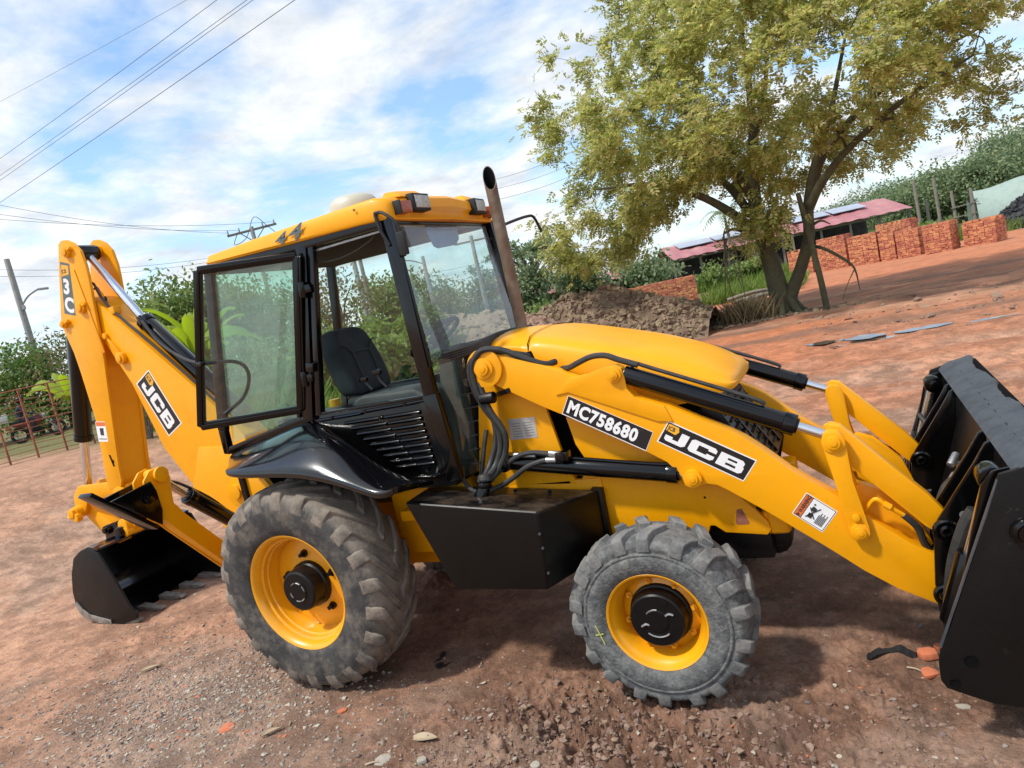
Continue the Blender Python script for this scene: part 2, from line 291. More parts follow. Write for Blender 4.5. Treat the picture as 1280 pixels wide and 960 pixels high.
    def build(s, name, m, parent=None, bevel=0.0, seg=2, smooth=35, solid=0.0):
        bm = s.bm
        bmesh.ops.recalc_face_normals(bm, faces=bm.faces)
        if solid:
            bmesh.ops.solidify(bm, geom=bm.faces[:], thickness=solid); bmesh.ops.recalc_face_normals(bm, faces=bm.faces)
        if bevel:
            es = [e for e in bm.edges if len(e.link_faces) == 2 and e.calc_face_angle(0) > R(28)]
            if es: bmesh.ops.bevel(bm, geom=es, offset=bevel, segments=seg, profile=0.6, affect='EDGES', clamp_overlap=True)
        me = bpy.data.meshes.new(name); bm.to_mesh(me); bm.free()
        me.materials.append(m if not isinstance(m, str) else M[m])
        if smooth is not None:
            me.polygons.foreach_set('use_smooth', [True]*len(me.polygons)); me.set_sharp_from_angle(angle=R(smooth))
        o = bpy.data.objects.new(name, me); col.objects.link(o)
        if parent: o.parent = parent
        return o
def fastmesh(name, verts, faces, m, parent=None, smooth=False):
    """numpy quads/tris -> object"""
    verts = np.asarray(verts, dtype=np.float32).reshape(-1, 3); faces = np.asarray(faces, dtype=np.int32)
    me = bpy.data.meshes.new(name); me.vertices.add(len(verts)); me.vertices.foreach_set('co', verts.ravel())
    k = faces.shape[1]; me.loops.add(faces.size); me.loops.foreach_set('vertex_index', faces.ravel())
    me.polygons.add(len(faces)); me.polygons.foreach_set('loop_start', np.arange(0, faces.size, k, dtype=np.int32))
    me.update(calc_edges=True); me.validate()
    me.polygons.foreach_set('use_smooth', [bool(smooth)]*len(me.polygons))
    me.materials.append(M[m] if isinstance(m, str) else m)
    o = bpy.data.objects.new(name, me); col.objects.link(o)
    if parent: o.parent = parent
    return o
def empty(name, loc=(0, 0, 0), parent=None):
    o = bpy.data.objects.new(name, None); col.objects.link(o); o.empty_display_size = 0.1
    if parent: o.parent = parent
    o.location = loc; return o
def tag(o, label=None, cat=None, group=None, kind=None):
    if label: o['label'] = label
    if cat: o['category'] = cat
    if group: o['group'] = group
    if kind: o['kind'] = kind
    return o

# ------------------------------------------------------------------ terrain
def hash2(ix, iy, s):
    h = (ix.astype(np.int64)*374761393 + iy.astype(np.int64)*668265263 + s*974711) & 0x7fffffff
    h = ((h ^ (h >> 13))*1274126177) & 0x7fffffff
    return ((h ^ (h >> 16)) & 0xffff)/65535.0
def vnoise(x, y, s=0):
    ix, iy = np.floor(x), np.floor(y); fx, fy = x-ix, y-iy
    fx = fx*fx*(3-2*fx); fy = fy*fy*(3-2*fy)
    a, b_, c, d = hash2(ix, iy, s), hash2(ix+1, iy, s), hash2(ix, iy+1, s), hash2(ix+1, iy+1, s)
    return (a*(1-fx)+b_*fx)*(1-fy)+(c*(1-fx)+d*fx)*fy
def fbm(x, y, o=4, s=0):
    r = 0; a = 0.5
    for k in range(o): r = r+a*vnoise(x, y, s+k); x, y, a = x*2.03+17.1, y*2.03+5.3, a*0.5
    return r
def sstep(a, b_, x): t = np.clip((x-a)/(b_-a), 0, 1); return t*t*(3-2*t)
def ground_z(x, y, fine=True):
    x = np.asarray(x, float); y = np.asarray(y, float)
    z = 1.08*sstep(4.8, 11.5, -0.95*x+0.1*y)*(1-sstep(19, 29, y))
    z = z + 7*sstep(64, 160, y+0.15*x)*sstep(-30, 40, x) + 5*sstep(70, 200, -x)
    z = z + 0.10*(fbm(x*0.35, y*0.35, 3, 3)-0.45)*sstep(2.0, 8, np.hypot(x-1, y+0.2))
    rut = np.abs(np.sin((0.17*x-y)*1.55+1.4*fbm(x*0.4, y*0.4, 2, 8)))
    far = sstep(5.0, 7.5, y)*(1-sstep(18, 26, y))*sstep(-1, 3, x)
    z = z + far*(0.09*(rut-0.6)+0.13*(fbm(x*1.5, y*1.5, 4, 21)-0.47))
    if fine:
        rough = sstep(0.42, 0.60, fbm(x*0.9+3, y*0.9, 3, 31))
        near = 1-sstep(9, 20, np.hypot(x-2, y+2))
        churn = 3.2*np.exp(-((x-1.85)**2/.35+(y+1.12)**2/.16))+2.6*np.exp(-((x-2.35)**2/.5+(y+1.35)**2/.10))+1.2*np.exp(-((x-3.0)**2/.4+(y+1.0)**2/.25))
        rough = rough+churn
        def bil(f, s): return 1-np.abs(2*vnoise(x*f, y*f, s)-1)*1.6
        z = z + near*((0.010+0.030*rough)*(fbm(x*7, y*7, 3, 41)-0.45) + (0.003+0.012*rough)*(fbm(x*26, y*26, 3, 51)-0.45) + rough*(0.011*bil(11, 45)+0.008*bil(24, 46)+0.005*bil(52, 47)-.008))
    return z

# ================================================================== BACKHOE LOADER
BL = tag(empty("backhoe_loader"), "yellow and black backhoe loader parked on red dirt with its cab door open", "backhoe loader")
Y = 'yellow'
# ---------- wheels
def tyre_with_lugs(name, prof, lugs, c, s, mt, ml, parent):
    """prof: half cross-section from outer bead to the crown [(offset, r)]; lugs(side) yields strips [(off, ang, halfwidth, height)]"""
    full = prof + [(-o, r) for o, r in prof[::-1][1:]]
    t = MB().lathe(full, (0, 0, 0), 72).build('tyre', mt, parent, smooth=50)
    prf = sorted((o, r) for o, r in prof)
    def carc(o):
        o = abs(o); xs = [p[0] for p in prf]; return float(np.interp(o, xs, [p[1] for p in prf]))
    mb = MB()
    for strip in lugs:
        rows = []
        for (o, a, hw, h, rb) in strip:
            base = rb-0.012; top = rb+h
            def P(off, ang, r): return (r*cos(ang), off, r*sin(ang))
            wa = hw/rb; wt = wa*0.80
            rows.append([P(o, a-wa, base), P(o, a-wt, top), P(o, a+wt, top), P(o, a+wa, base)])
        V = mb.loft(rows)
        mb.face(V[0][::-1]); mb.face(V[-1])
    mb.build('tread', ml, parent, smooth=28, bevel=0.004, seg=1)
    return t
def rear_lugs(n=22):
    for side in (-1, 1):
        for i in range(n):
            a0 = 2*pi*i/n + (pi/n if side > 0 else 0)
            st = []
            for k, (o, r, h) in enumerate([(-0.005, .684, .020), (.05, .683, .021), (.10, .679, .022), (.145, .670, .024), (.178, .657, .028), (.202, .636, .026), (.218, .600, .018), (.222, .575, .004)]):
                t = min(1, max(0, o/0.18)); st.append((side*o, a0+0.36*t**1.25*1.0, (0.036 if k < 3 else 0.045)+0.004*(k == 5), h, r))
            yield st
def front_lugs(n=18):
    for side in (-1, 1):
        for i in range(n):
            a0 = 2*pi*i/n + (pi/n if side > 0 else 0); st = []
            if i % 2 == 0:
                L = [(.0, .453, .030, .00), (.045, .452, .031, .05), (.085, .449, .033, .10), (.088, .448, .033, .11), (.14, .436, .036, .135), (.158, .424, .034, .14), (.165, .405, .006, .14)]
            else:
                L = [(.055, .452, .029, -.02), (.09, .448, .032, .03), (.10, .446, .033, .05), (.145, .434, .036, .09), (.158, .424, .034, .095), (.165, .405, .006, .095)]
            for o, r, h, da in L: st.append((side*o, a0+da*1.0, 0.036, h, r))
            yield st
def rear_wheel(s):
    w = empty('rear_wheel', (0, s*0.86, 0.70), BL)
    prof = [(.186, .384), (.203, .400), (.214, .44), (.222, .51), (.223, .565), (.214, .61), (.196, .642), (.165, .664), (.11, .677), (.05, .683), (0, .684)]
    tyre_with_lugs('tyre', prof, list(rear_lugs()), (0, 0, 0), s, 'tyre_rear', 'tread_rear', w)
    rim = MB().lathe([(.186, .372), (.196, .380), (.200, .392), (.194, .396), (.186, .384), (.15, .365), (.0, .34), (-.15, .365), (-.19, .385), (-.19, .37), (-.15, .345), (.0, .318), (.04, .318), (.052, .325), (.10, .328), (.108, .338), (.135, .340), (.143, .355), (.17, .36)], (0, 0, 0), 64, closed=True, sgn=s)
    rim.build('rim', 'yellow_wheel', w, smooth=40)
    MB().lathe([(.045, 0), (.045, .13), (.035, .2), (.02, .28), (.012, .322), (-.01, .322), (-.01, 0)], (0, 0, 0), 56, sgn=s).build('wheel_disc', 'yellow_wheel', w)
    hub = MB().lathe([(.03, .158), (.075, .155), (.085, .145), (.155, .139), (.170, .134), (.178, .122), (.178, .07), (.186, .066), (.186, 0)], (0, 0, 0), 40, sgn=s).build('hub', 'blackm', w, smooth=30)
    for k in range(5):
        a = 2*pi*k/5+0.35; c = Vector((.205*cos(a), 0, .205*sin(a)))
        MB().cyl(c+Vector((0, s*.03, 0)), c+Vector((0, s*.055, 0)), .026, n=6).cyl(c+Vector((0, s*.055, 0)), c+Vector((0, s*.085, 0)), .014, n=10).build('wheel_nut', 'blackm', w)
    for a in (0.4, 1.25, 2.0, 3.5, 4.6, 5.3):
        MB().tube([(.062*cos(a+t), s*.187, .062*sin(a+t)) for t in (-.28, -.1, .1, .28)], .004, 5, 2).build('casting_mark', 'steel', w)
    return w
def front_wheel(s):
    w = empty('front_wheel', (2.3115, s*0.81, 0.478), BL)
    prof = [(.138, .258), (.148, .268), (.160, .30), (.165, .335), (.163, .36), (.160, .364), (.164, .370), (.163, .378), (.155, .384), (.156, .40), (.158, .412), (.150, .425), (.13, .438), (.09, .449), (0, .455)]
    tyre_with_lugs('tyre', prof, list(front_lugs()), (0, 0, 0), s, 'tyre_front', 'tread_front', w)
    MB().lathe([(.128, .246), (.142, .252), (.147, .262), (.140, .268), (.132, .258), (.08, .24), (0, .228), (-.13, .25), (-.14, .24), (-.1, .22), (.0, .205), (.03, .205), (.06, .212), (.10, .226), (.112, .236)], (0, 0, 0), 56, closed=True, sgn=s).build('rim', 'yellow_wheel', w, smooth=40)
    MB().lathe([(.035, 0), (.035, .15), (.02, .19), (.01, .208), (-.01, .208), (-.01, 0)], (0, 0, 0), 48, sgn=s).build('wheel_disc', 'yellow_wheel', w)
    MB().lathe([(.02, .165), (.05, .160), (.055, .150), (.10, .146), (.118, .143), (.125, .135), (.125, .06), (.131, .056), (.131, 0)], (0, 0, 0), 40, sgn=s).build('hub', 'blackm', w, smooth=30)
    for k in range(8):
        a = 2*pi*k/8+0.2; c = Vector((.183*cos(a), 0, .183*sin(a)))
        MB().cyl(c+Vector((0, s*.02, 0)), c+Vector((0, s*.045, 0)), .018, n=6).cyl(c+Vector((0, s*.045, 0)), c+Vector((0, s*.062, 0)), .009, n=8).build('wheel_nut', 'yellow_wheel', w)
    for a, r0 in ((1.9, .062), (4.9, .085), (4.5, .085)):
        MB().tube([(r0*cos(a+t), s*.130, r0*sin(a+t)) for t in (-.5, -.2, .2, .5)], .0045, 5, 2).build('casting_mark', 'steel', w)
    MB().tube([(-.085, s*.127, -.03), (-.06, s*.13, -.015), (-.045, s*.127, -.022)], .007, 5, 2).build('casting_mark', 'steel', w); MB().tube([(.05, s*.127, .03), (.07, s*.13, .042), (.09, s*.127, .034)], .007, 5, 2).build('casting_mark', 'steel', w)
    MB().cyl((.06, s*.12, .10), (.06, s*.131, .10), .012, n=10).build('hub_plug', 'blackm', w)
    if s < 0:
        for q in (((-.325, -.01), (-.292, -.115)), ((-.335, -.065), (-.29, -.055))): MB().bar((q[0][0], -.1655, q[0][1]), (q[1][0], -.1655, q[1][1]), .003, .005).build('chalk_mark', 'chalk', w)
    return w
for s in (-1, 1): rear_wheel(s); front_wheel(s)

# ---------- chassis
ch = MB()
ch.box(-1.25, 1.15, -.30, .30, .55, 1.02).box(1.15, 2.75, -.30, .30, .62, .98).box(-1.32, -1.1, -.34, .34, .45, .92)
ch.cyl((0, -.66, .70), (0, .66, .70), .13, n=20).box(-.3, .3, -.28, .28, .5, .95)
ch.box(.5, 1.1, -.52, -.30, .72, 1.20).box(.5, 1.1, .30, .52, .72, 1.20)
ch.build('chassis', Y, BL, bevel=.012)
MB().cyl((2.3115, -.68, .47), (2.3115, .68, .47), .085, n=16).box(2.2, 2.42, -.2, .2, .36, .62).build('front_axle', 'blackm', BL, bevel=.01)
MB().box(2.3, 2.86, -.40, .40, .56, .735).cyl((2.86, -.30, .63), (2.86, .30, .63), .09, n=14).build('belly_guard', 'blackm', BL, bevel=.02)
eng = MB().box(1.35, 2.50, -.36, .36, .95, 1.60); eng.build('engine_bay', 'dark', BL)
tower_poly = [(1.172, 1.13), (1.335, 1.80), (1.37, 1.90), (1.47, 1.955), (1.60, 1.87), (1.75, 1.60), (1.745, 1.552), (1.79, 1.245), (1.84, 1.09)]
for s in (-1, 1):
    MB().prism(tower_poly, s*.475, s*.445).prism([(1.2, 1.15), (1.36, 1.80), (1.48, 1.88), (1.52, 1.1)], s*.37, s*.35).box(1.19, 1.80, min(s*.475, s*.36), max(s*.475, s*.36), .92, 1.12).build('loader_tower', Y, BL, bevel=.006)
    p = [(1.85, 1.50), (2.3, 1.30), (2.55, 1.15), (2.70, 1.00), (2.862, .80), (2.875, .752), (2.849, .724), (2.636, .748), (2.585, .79), (2.56, .79), (2.54, .74), (2.0, .72), (1.86, .74), (1.80, .78), (1.86, 1.10), (1.925, 1.215), (1.875, 1.33)]
    sp = MB().prism(p, s*.465, s*.435)
    sp.build('side_panel', Y, BL, bevel=.006)
    MB().cyl((2.88, s*.44, .78), (2.88, s*.30, .78), .07, n=14).box(2.86, 2.97, min(s*.46, s*.30), max(s*.46, s*.30), .72, .88).build('front_bracket', Y, BL, bevel=.03, seg=3)
    MB().prism([(2.715, .874), (2.742, .880), (2.769, .80), (2.760, .79), (2.705, .79), (2.698, .80)], s*.467, s*.464).build('triangle_hole', 'rust', BL)
# seam and bolts on the right panel
MB().cyl((2.56, -.47, .955), (2.56, -.463, .955), .006, n=8).build('panel_bolt', 'dark', BL)
MB().box(1.20, 1.99, -.474, -.44, .80, 1.118).build('sill_plate', Y, BL, bevel=.006)

# ---------- loader arms
arm_poly = [(1.433, 1.93), (1.507, 1.957), (1.609, 1.922), (1.807, 1.838), (1.925, 1.781), (2.015, 1.737), (2.09, 1.742), (2.19, 1.763), (2.24, 1.766), (2.272, 1.745), (2.282, 1.695), (2.282, 1.634), (2.318, 1.579), (2.487, 1.507), (2.629, 1.421), (2.779, 1.337), (2.846, 1.289), (2.939, 1.201), (3.037, 1.1), (3.229, 0.95), (3.385, 0.80), (3.50, 0.70), (3.60, 0.635), (3.60, 0.43), (3.575, 0.391), (3.42, 0.47), (3.283, 0.568), (3.156, 0.677), (2.885, 0.895), (2.712, 1.024), (2.663, 1.056), (2.61, 1.068), (2.575, 1.058), (2.533, 1.046), (2.495, 1.066), (2.484, 1.125), (2.424, 1.204), (2.34, 1.262), (1.886, 1.536), (1.777, 1.596), (1.606, 1.702), (1.47, 1.788), (1.414, 1.816), (1.385, 1.87)]
def pin(mb, x, z, y0, s, r=.05, d=.03):
    mb.cyl((x, s*y0, z), (x, s*(y0+d), z), r, n=24).cyl((x, s*(y0+d), z), (x, s*(y0+d+.014), z), r*.62, n=20).cyl((x, s*(y0+d+.014), z), (x, s*(y0+d+.018), z), r*.35, n=14)
def cyl_ram(name, p0, p1, p2, r, rr, parent=BL, gland=True):
    p0, p1, p2 = Vector(p0), Vector(p1), Vector(p2); d = (p1-p0).normalized()
    c = MB().cyl(p0, p1-d*.06, r, n=24).cyl(p1-d*.06, p1, r*1.10, n=24).cyl(p1, p1+d*.012, r*.8, n=20)
    body = c.build(name, 'black', parent, bevel=.004)
    MB().cyl(p1, p2, rr, n=16).build('rod', 'chrome', body)
    return body
for s in (-1, 1):
    a = MB().prism(arm_poly, s*.58, s*.49).build('loader_arm', Y, BL, bevel=.006)
    gus = MB().prism([(1.87, 1.655), (1.97, 1.735), (2.09, 1.748), (2.19, 1.769), (2.24, 1.772), (2.278, 1.751), (2.288, 1.695), (2.288, 1.634), (2.324, 1.579), (2.47, 1.515), (2.50, 1.425), (2.42, 1.435), (1.95, 1.66)], s*.590, s*.578).build('gusset', Y, a, bevel=.004)
    pn = MB()
    pin(pn, 1.464, 1.878, .565, s, .062, .048)
    pn.cyl((1.464, s*.60, 1.878), (1.464, s*.582, 1.878), .115, n=28)
    pn.build('pivot_pin', Y, a, bevel=.004)
    pn = MB(); pin(pn, 2.235, 1.720, .588, s, .042, .022); pn.build('pivot_pin', Y, a, bevel=.003)
    pn = MB(); pin(pn, 2.547, 1.108, .575, s, .048, .03); pn.build('pivot_pin', Y, a, bevel=.003)
    # front block between arm plates, with its hard pipe
    MB().prism([(3.27, .93), (3.33, .985), (3.42, .945), (3.55, .80), (3.60, .66), (3.5, .55), (3.3, .7)], s*.50, s*.44).build('nose_block', Y, a, bevel=.012)
    MB().tube([(3.33, s*.56, .86), (3.38, s*.585, .93), (3.42, s*.585, .90), (3.50, s*.57, .83)], .011, 8).cyl((3.415, s*.585, .905), (3.44, s*.585, .885), .018, n=8).build('pipe', Y, a)
    MB().tube([(3.49, s*.57, .84), (3.54, s*.56, .77), (3.56, s*.54, .68), (3.60, s*.5, .60), (3.68, s*.44, .58)], .017, 8).build('hose', 'hose', a)
    # bell-crank levers and tilt link
    lk = [(3.197, 1.262), (3.21, 1.290), (3.24, 1.302), (3.272, 1.292), (3.292, 1.262), (3.298, 1.22), (3.302, 1.046), (3.340, 0.80), (3.342, .765), (3.325, .743), (3.29, .738), (3.259, .748), (3.252, .78), (3.225, 1.02), (3.195, 1.225)]
    lv = MB().prism(lk, s*.622, s*.594).prism(lk, s*.478, s*.45).build('tilt_lever', Y, BL, bevel=.005)
    pn = MB(); pin(pn, 3.245, 1.240, .615, s, .052, .016); pn.build('pivot_pin', Y, lv, bevel=.004)
    pn = MB(); pin(pn, 3.297, .785, .615, s, .042, .016); pn.cyl((3.29, s*.622, .86), (3.29, s*.64, .86), .017, n=12); pn.build('pivot_pin', Y, lv, bevel=.003)
    MB().prism([(3.19, 1.235), (3.235, 1.315), (3.285, 1.30), (3.60, .935), (3.66, .845), (3.655, .775), (3.61, .745), (3.57, .78), (3.30, 1.10)], s*.568, s*.50).build('tilt_link', Y, BL, bevel=.008)
    r = cyl_ram('tilt_ram', (2.275, s*.535, 1.706), (3.085, s*.535, 1.318), (3.235, s*.535, 1.245), .050, .024)
    MB().tube([(2.32, s*.535, 1.74), (2.36, s*.535, 1.75), (2.42, s*.535, 1.72), (2.9, s*.535, 1.487), (2.96, s*.535, 1.44)], .011, 8, 4).build('hose', 'hose', r)
    r = cyl_ram('lift_ram', (1.47, s*.545, 1.288), (2.463, s*.545, 1.128), (2.55, s*.545, 1.108), .052, .026)
    MB().cyl((1.45, s*.50, 1.29), (1.45, s*.61, 1.29), .05, n=20).cyl((1.45, s*.61, 1.29), (1.45, s*.62, 1.29), .03, n=16).build('ram_eye', 'black', r, bevel=.005)
    MB().tube([(1.53, s*.565, 1.338), (2.30, s*.565, 1.205), (2.42, s*.565, 1.19), (2.44, s*.56, 1.17)], .010, 8, 3).build('pipe', 'steel' if 0 else 'black', r)
    MB().cyl((1.52, s*.575, 1.335), (1.66, s*.575, 1.315), .014, n=10).build('fitting', 'steel', r)

# ---------- decals
def frame_on(name, O, U, V, nrm=(0, -1, 0)):
    return Vector(O), Vector(U).normalized(), Vector(V).normalized(), Vector(nrm)
def decal(name, y, quad, m, parent, r=0.0, off=.0015):
    """flat printed patch on a side face; quad = 4 (x,z)"""
    b_ = MB(); b_.prism(quad, y, y+off); return b_.build(name, m, parent, smooth=None)
def letters(name, txt, y, O, ux, H, m, parent, bold=0.02, sx_=1.0, shear=0.0, space=1.0):
    """filled lettering lying on a face that looks to -y; O baseline start (x,z), ux direction in (x,z), H cap height"""
    cu = bpy.data.curves.new(name, 'FONT'); cu.body = txt; cu.size = H/0.70; cu.offset = bold*H; cu.shear = shear; cu.space_character = space; cu.resolution_u = 3
    cu.materials.append(M[m]); tmp = bpy.data.objects.new(name, cu); col.objects.link(tmp); bpy.context.view_layer.update()
    me = bpy.data.meshes.new_from_object(tmp.evaluated_get(bpy.context.evaluated_depsgraph_get())); bpy.data.objects.remove(tmp); bpy.data.curves.remove(cu); me.name = name
    o = bpy.data.objects.new(name, me); col.objects.link(o); o.parent = parent
    u = Vector((ux[0], 0, ux[1])).normalized(); v = Vector((-u.z, 0, u.x)); n_ = Vector((0, -1, 0))
    Mx = Matrix(((u.x*sx_, v.x, n_.x, O[0]), (u.y, v.y, n_.y, y), (u.z*sx_, v.z, n_.z, O[1]), (0, 0, 0, 1)))
    o.matrix_local = Mx; return o
J = [[(0, .44), (0, .12), (.12, 0), (.92, 0), (1.08, .16), (1.08, 1), (.68, 1), (.68, .27), (.38, .27), (.38, .44)]]
C_ = [[(.14, 1), (1.18, 1), (1.32, .86), (1.32, .62), (.92, .62), (.92, .74), (.42, .74), (.42, .26), (.92, .26), (.92, .38), (1.32, .38), (1.32, .14), (1.18, 0), (.14, 0), (0, .14), (0, .86)]]
B_ = [[(0, 0), (.42, 0), (.42, 1), (0, 1)], [(.42, .78), (.88, .78), (.88, .62), (1.22, .62), (1.22, .86), (1.08, 1), (.42, 1)], [(.42, .40), (.92, .40), (1.28, .40), (1.28, .52), (1.2, .58), (1.22, .62), (.42, .62)], [(.42, 0), (1.14, 0), (1.28, .14), (1.28, .40), (.92, .40), (.92, .22), (.42, .22)]]
def logo(y, O, U_, V_, L, Hh, m, parent):
    """three squared block capitals; O lower-left (x,z), U_/V_ unit dirs in (x,z)"""
    x0 = 0; tot = 1.08+.16+1.32+.16+1.28; mb = MB()
    for g, w in ((J, 1.08), (C_, 1.32), (B_, 1.28)):
        for poly in g:
            q = [(O[0]+U_[0]*(x0+px_)/tot*L+V_[0]*pz_*Hh, O[1]+U_[1]*(x0+px_)/tot*L+V_[1]*pz_*Hh) for px_, pz_ in poly]
            mb.prism(q, y, y+.001)
        x0 += w+.16
    return mb.build('lettering', m, parent, smooth=None)
def rel(O, U_, V_, L): return [(O[0]+U_[0]*a+V_[0]*b_, O[1]+U_[1]*a+V_[1]*b_) for a, b_ in L]
yr_ = -.581
# registration strip on the right arm
O = (1.888, 1.545); U_ = Vector((2.322-1.888, 1.283-1.545)); L = U_.length; U_ = tuple(U_.normalized()); V_ = (-U_[1], U_[0])
d = decal('number_sticker', yr_, rel(O, U_, V_, [(-.003, -.005), (L+.003, -.005), (L+.003, .112), (-.003, .112)]), 'white', BL)
d2 = decal('backing', yr_-.0006, rel(O, U_, V_, [(0, 0), (L, 0), (L, .110), (0, .110)]), 'decalblack', d)
letters('lettering', 'MC758680', yr_-.0030, rel(O, U_, V_, [(.016, .020)])[0], U_, .071, 'white', d, bold=.062, sx_=.86, space=1.10)
# maker's panel
O = (2.400, 1.326); U_ = Vector((2.794-2.397, 1.076-1.329)); L = U_.length; U_ = tuple(U_.normalized()); V_ = (-U_[1]*.985+.10*U_[0], U_[0]*.985+.10*U_[1])
d = decal('maker_sticker', yr_, rel(O, U_, V_, [(-.006, -.006), (L+.006, -.006), (L+.006, .130), (-.006, .130)]), 'white', BL)
decal('backing', yr_-.0006, rel(O, U_, V_, [(0, 0), (L, 0), (L, .124), (0, .124)]), 'decalblack', d)
logo(yr_-.0025, rel(O, U_, V_, [(.018, .022)])[0], U_, V_, L-.045, .074, 'white', d)
decal('emblem', yr_-.0036, rel(O, U_, V_, [(.006, .078), (.062, .072), (.074, .094), (.062, .118), (.006, .118)]), 'decalyellow', d)
letters('emblem_lettering', 'JCB', yr_-.0045, rel(O, U_, V_, [(.013, .086)])[0], U_, .022, 'ink', d, bold=.03, sx_=.8)
# warning label
O = (3.002, .881); U_ = Vector((3.127-3.002, .773-.881)); L = U_.length; U_ = tuple(U_.normalized()); V_ = Vector((3.086-3.002, .985-.881)); Hh = V_.length; V_ = tuple(V_.normalized())
d = decal('warning_sticker', yr_, rel(O, U_, V_, [(0, 0), (L, 0), (L, Hh), (0, Hh)]), 'white', BL)
decal('backing', yr_-.0006, rel(O, U_, V_, [(.004, .004), (L-.004, .004), (L-.004, Hh-.004), (.004, Hh-.004)]), 'decalblack', d)
decal('orange_band', yr_-.0014, rel(O, U_, V_, [(.007, .007), (.040, .007), (.040, Hh-.007), (.007, Hh-.007)]), 'decalorange', d)
decal('white_field', yr_-.0014, rel(O, U_, V_, [(.044, .007), (L-.007, .007), (L-.007, Hh-.007), (.044, Hh-.007)]), 'white', d)
letters('lettering', 'WARNING', yr_-.0035, rel(O, U_, V_, [(.033, .030)])[0], V_, .020, 'ink', d, bold=.03, sx_=.72)
pic = MB()
for q in ([(.062, .030), (.084, .030), (.084, .055), (.062, .055)], [(.058, .072), (.080, .066), (.086, .088), (.064, .094)], [(.055, .026), (.059, .024), (.100, .098), (.096, .100)], [(.052, .078), (.055, .081), (.100, .036), (.097, .033)], [(.060, .100), (.068, .100), (.068, .108), (.060, .108)]):
    pic.prism(rel(O, U_, V_, q), yr_-.0040, yr_-.0032)
for k in range(6): pic.prism(rel(O, U_, V_, [(.106+k*.007, .02), (.109+k*.007, .02), (.109+k*.007, .07+.015*(k % 2)), (.106+k*.007, .07+.015*(k % 2))]), yr_-.0034, yr_-.0028)
pic.prism(rel(O, U_, V_, [(.012, .010), (.034, .010), (.023, .026)][::-1]), yr_-.0034, yr_-.0028)
pic.build('pictogram', 'ink', d, smooth=None)
# data plate on the tower
d = decal('data_plate', -.477, [(1.478, 1.534), (1.658, 1.528), (1.652, 1.402), (1.470, 1.404)], 'plate', BL)
ln = MB()
for k in range(6):
    z = 1.50-k*.016; ln.box(1.495, 1.555, -.4782, -.4775, z, z+.003).box(1.575, 1.635, -.4782, -.4775, z-.002, z+.001)
ln.build('engraving', 'decalgrey', d, smooth=None)

# ---------- bonnet (lofted)
def bonnet():
    st = [(1.30, 2.035, 1.995, .36, 1.94), (1.50, 2.045, 2.005, .38, 1.93), (1.66, 2.02, 1.985, .40, 1.90), (1.70, 2.013, 1.995, .425, 1.70), (1.85, 1.982, 1.955, .43, 1.62), (2.10, 1.908, 1.872, .43, 1.55), (2.30, 1.846, 1.808, .428, 1.49), (2.48, 1.78, 1.735, .42, 1.47), (2.60, 1.728, 1.682, .415, 1.485), (2.70, 1.668, 1.628, .40, 1.50), (2.77, 1.612, 1.585, .375, 1.508), (2.815, 1.565, 1.55, .34, 1.515)]
    rows = []
    for x, zt, zs, w, zb in st:
        prof = [(w, zb), (w+.004, zb+(zs-zb)*.35), (w, zb+(zs-zb)*.62), (w-.022, zs-.035), (w-.058, zs-.014), (w-.078, zs), (w-.16, zs+(zt-zs)*.55), (w-.27, zt-.004), (0, zt+.006)]
        rows.append([(x, y, z) for y, z in prof] + [(x, -y, z) for y, z in prof[::-1][1:]])
    mb = MB(); V = mb.loft(rows)
    mb.face(V[0]); mb.face(V[-1][::-1])
    o = mb.build('bonnet', Y, BL, smooth=50)
    sub = o.modifiers.new('s', 'SUBSURF'); sub.levels = 2; sub.render_levels = 2
    return o
bn = bonnet()
sm_ = MB()
sm_.loft([[(x, y, z) for y, z in ((.4165, 1.72), (.4165, 1.885), (.398, 1.958), (.34, 1.996), (.25, 2.010), (.14, 2.019), (0, 2.023), (-.14, 2.019), (-.25, 2.010), (-.34, 1.996), (-.398, 1.958), (-.4165, 1.885), (-.4165, 1.72))] for x in (1.676, 1.684)]); sm_.build('bonnet_seam', 'dark', bn)
MB().prism([(1.60, 1.905), (1.70, 1.915), (1.72, 1.86), (1.66, 1.84)], -.425, -.415).build('bonnet_gap', 'dark', bn)
gr = MB().prism([(2.52, 1.49), (2.62, 1.48), (2.70, 1.27), (2.80, 1.0), (2.5, .95)], -.385, .385).build('radiator', 'dark', BL)
gd = MB().prism([(2.60, 1.49), (2.69, 1.46), (2.775, 1.27), (2.925, 1.035), (2.88, .88), (2.80, .88), (2.66, 1.27)], -.395, -.375)
gd.prism([(2.69, 1.455), (2.775, 1.265), (2.92, 1.035), (2.905, 1.03), (2.76, 1.255), (2.675, 1.45)], -.374, .374)
gd.prism([(2.60, 1.49), (2.69, 1.46), (2.775, 1.27), (2.925, 1.035), (2.88, .88), (2.80, .88), (2.66, 1.27)], .375, .395)
for y_ in (-.22, .0, .22): gd.bar((2.745, y_, 1.352), (2.918, y_, 1.05), .03, .012, (0, 1, 0))
grille = gd.build('grille_guard', 'blackm', BL, bevel=.004)
for k in range(9):
    t = k/8; x = 2.70+t*.19; z = 1.42-t*.34; MB().box(x-.004, x+.012, -.36, .36, z-.006, z+.006).build('grille_slat', 'blackm', grille)
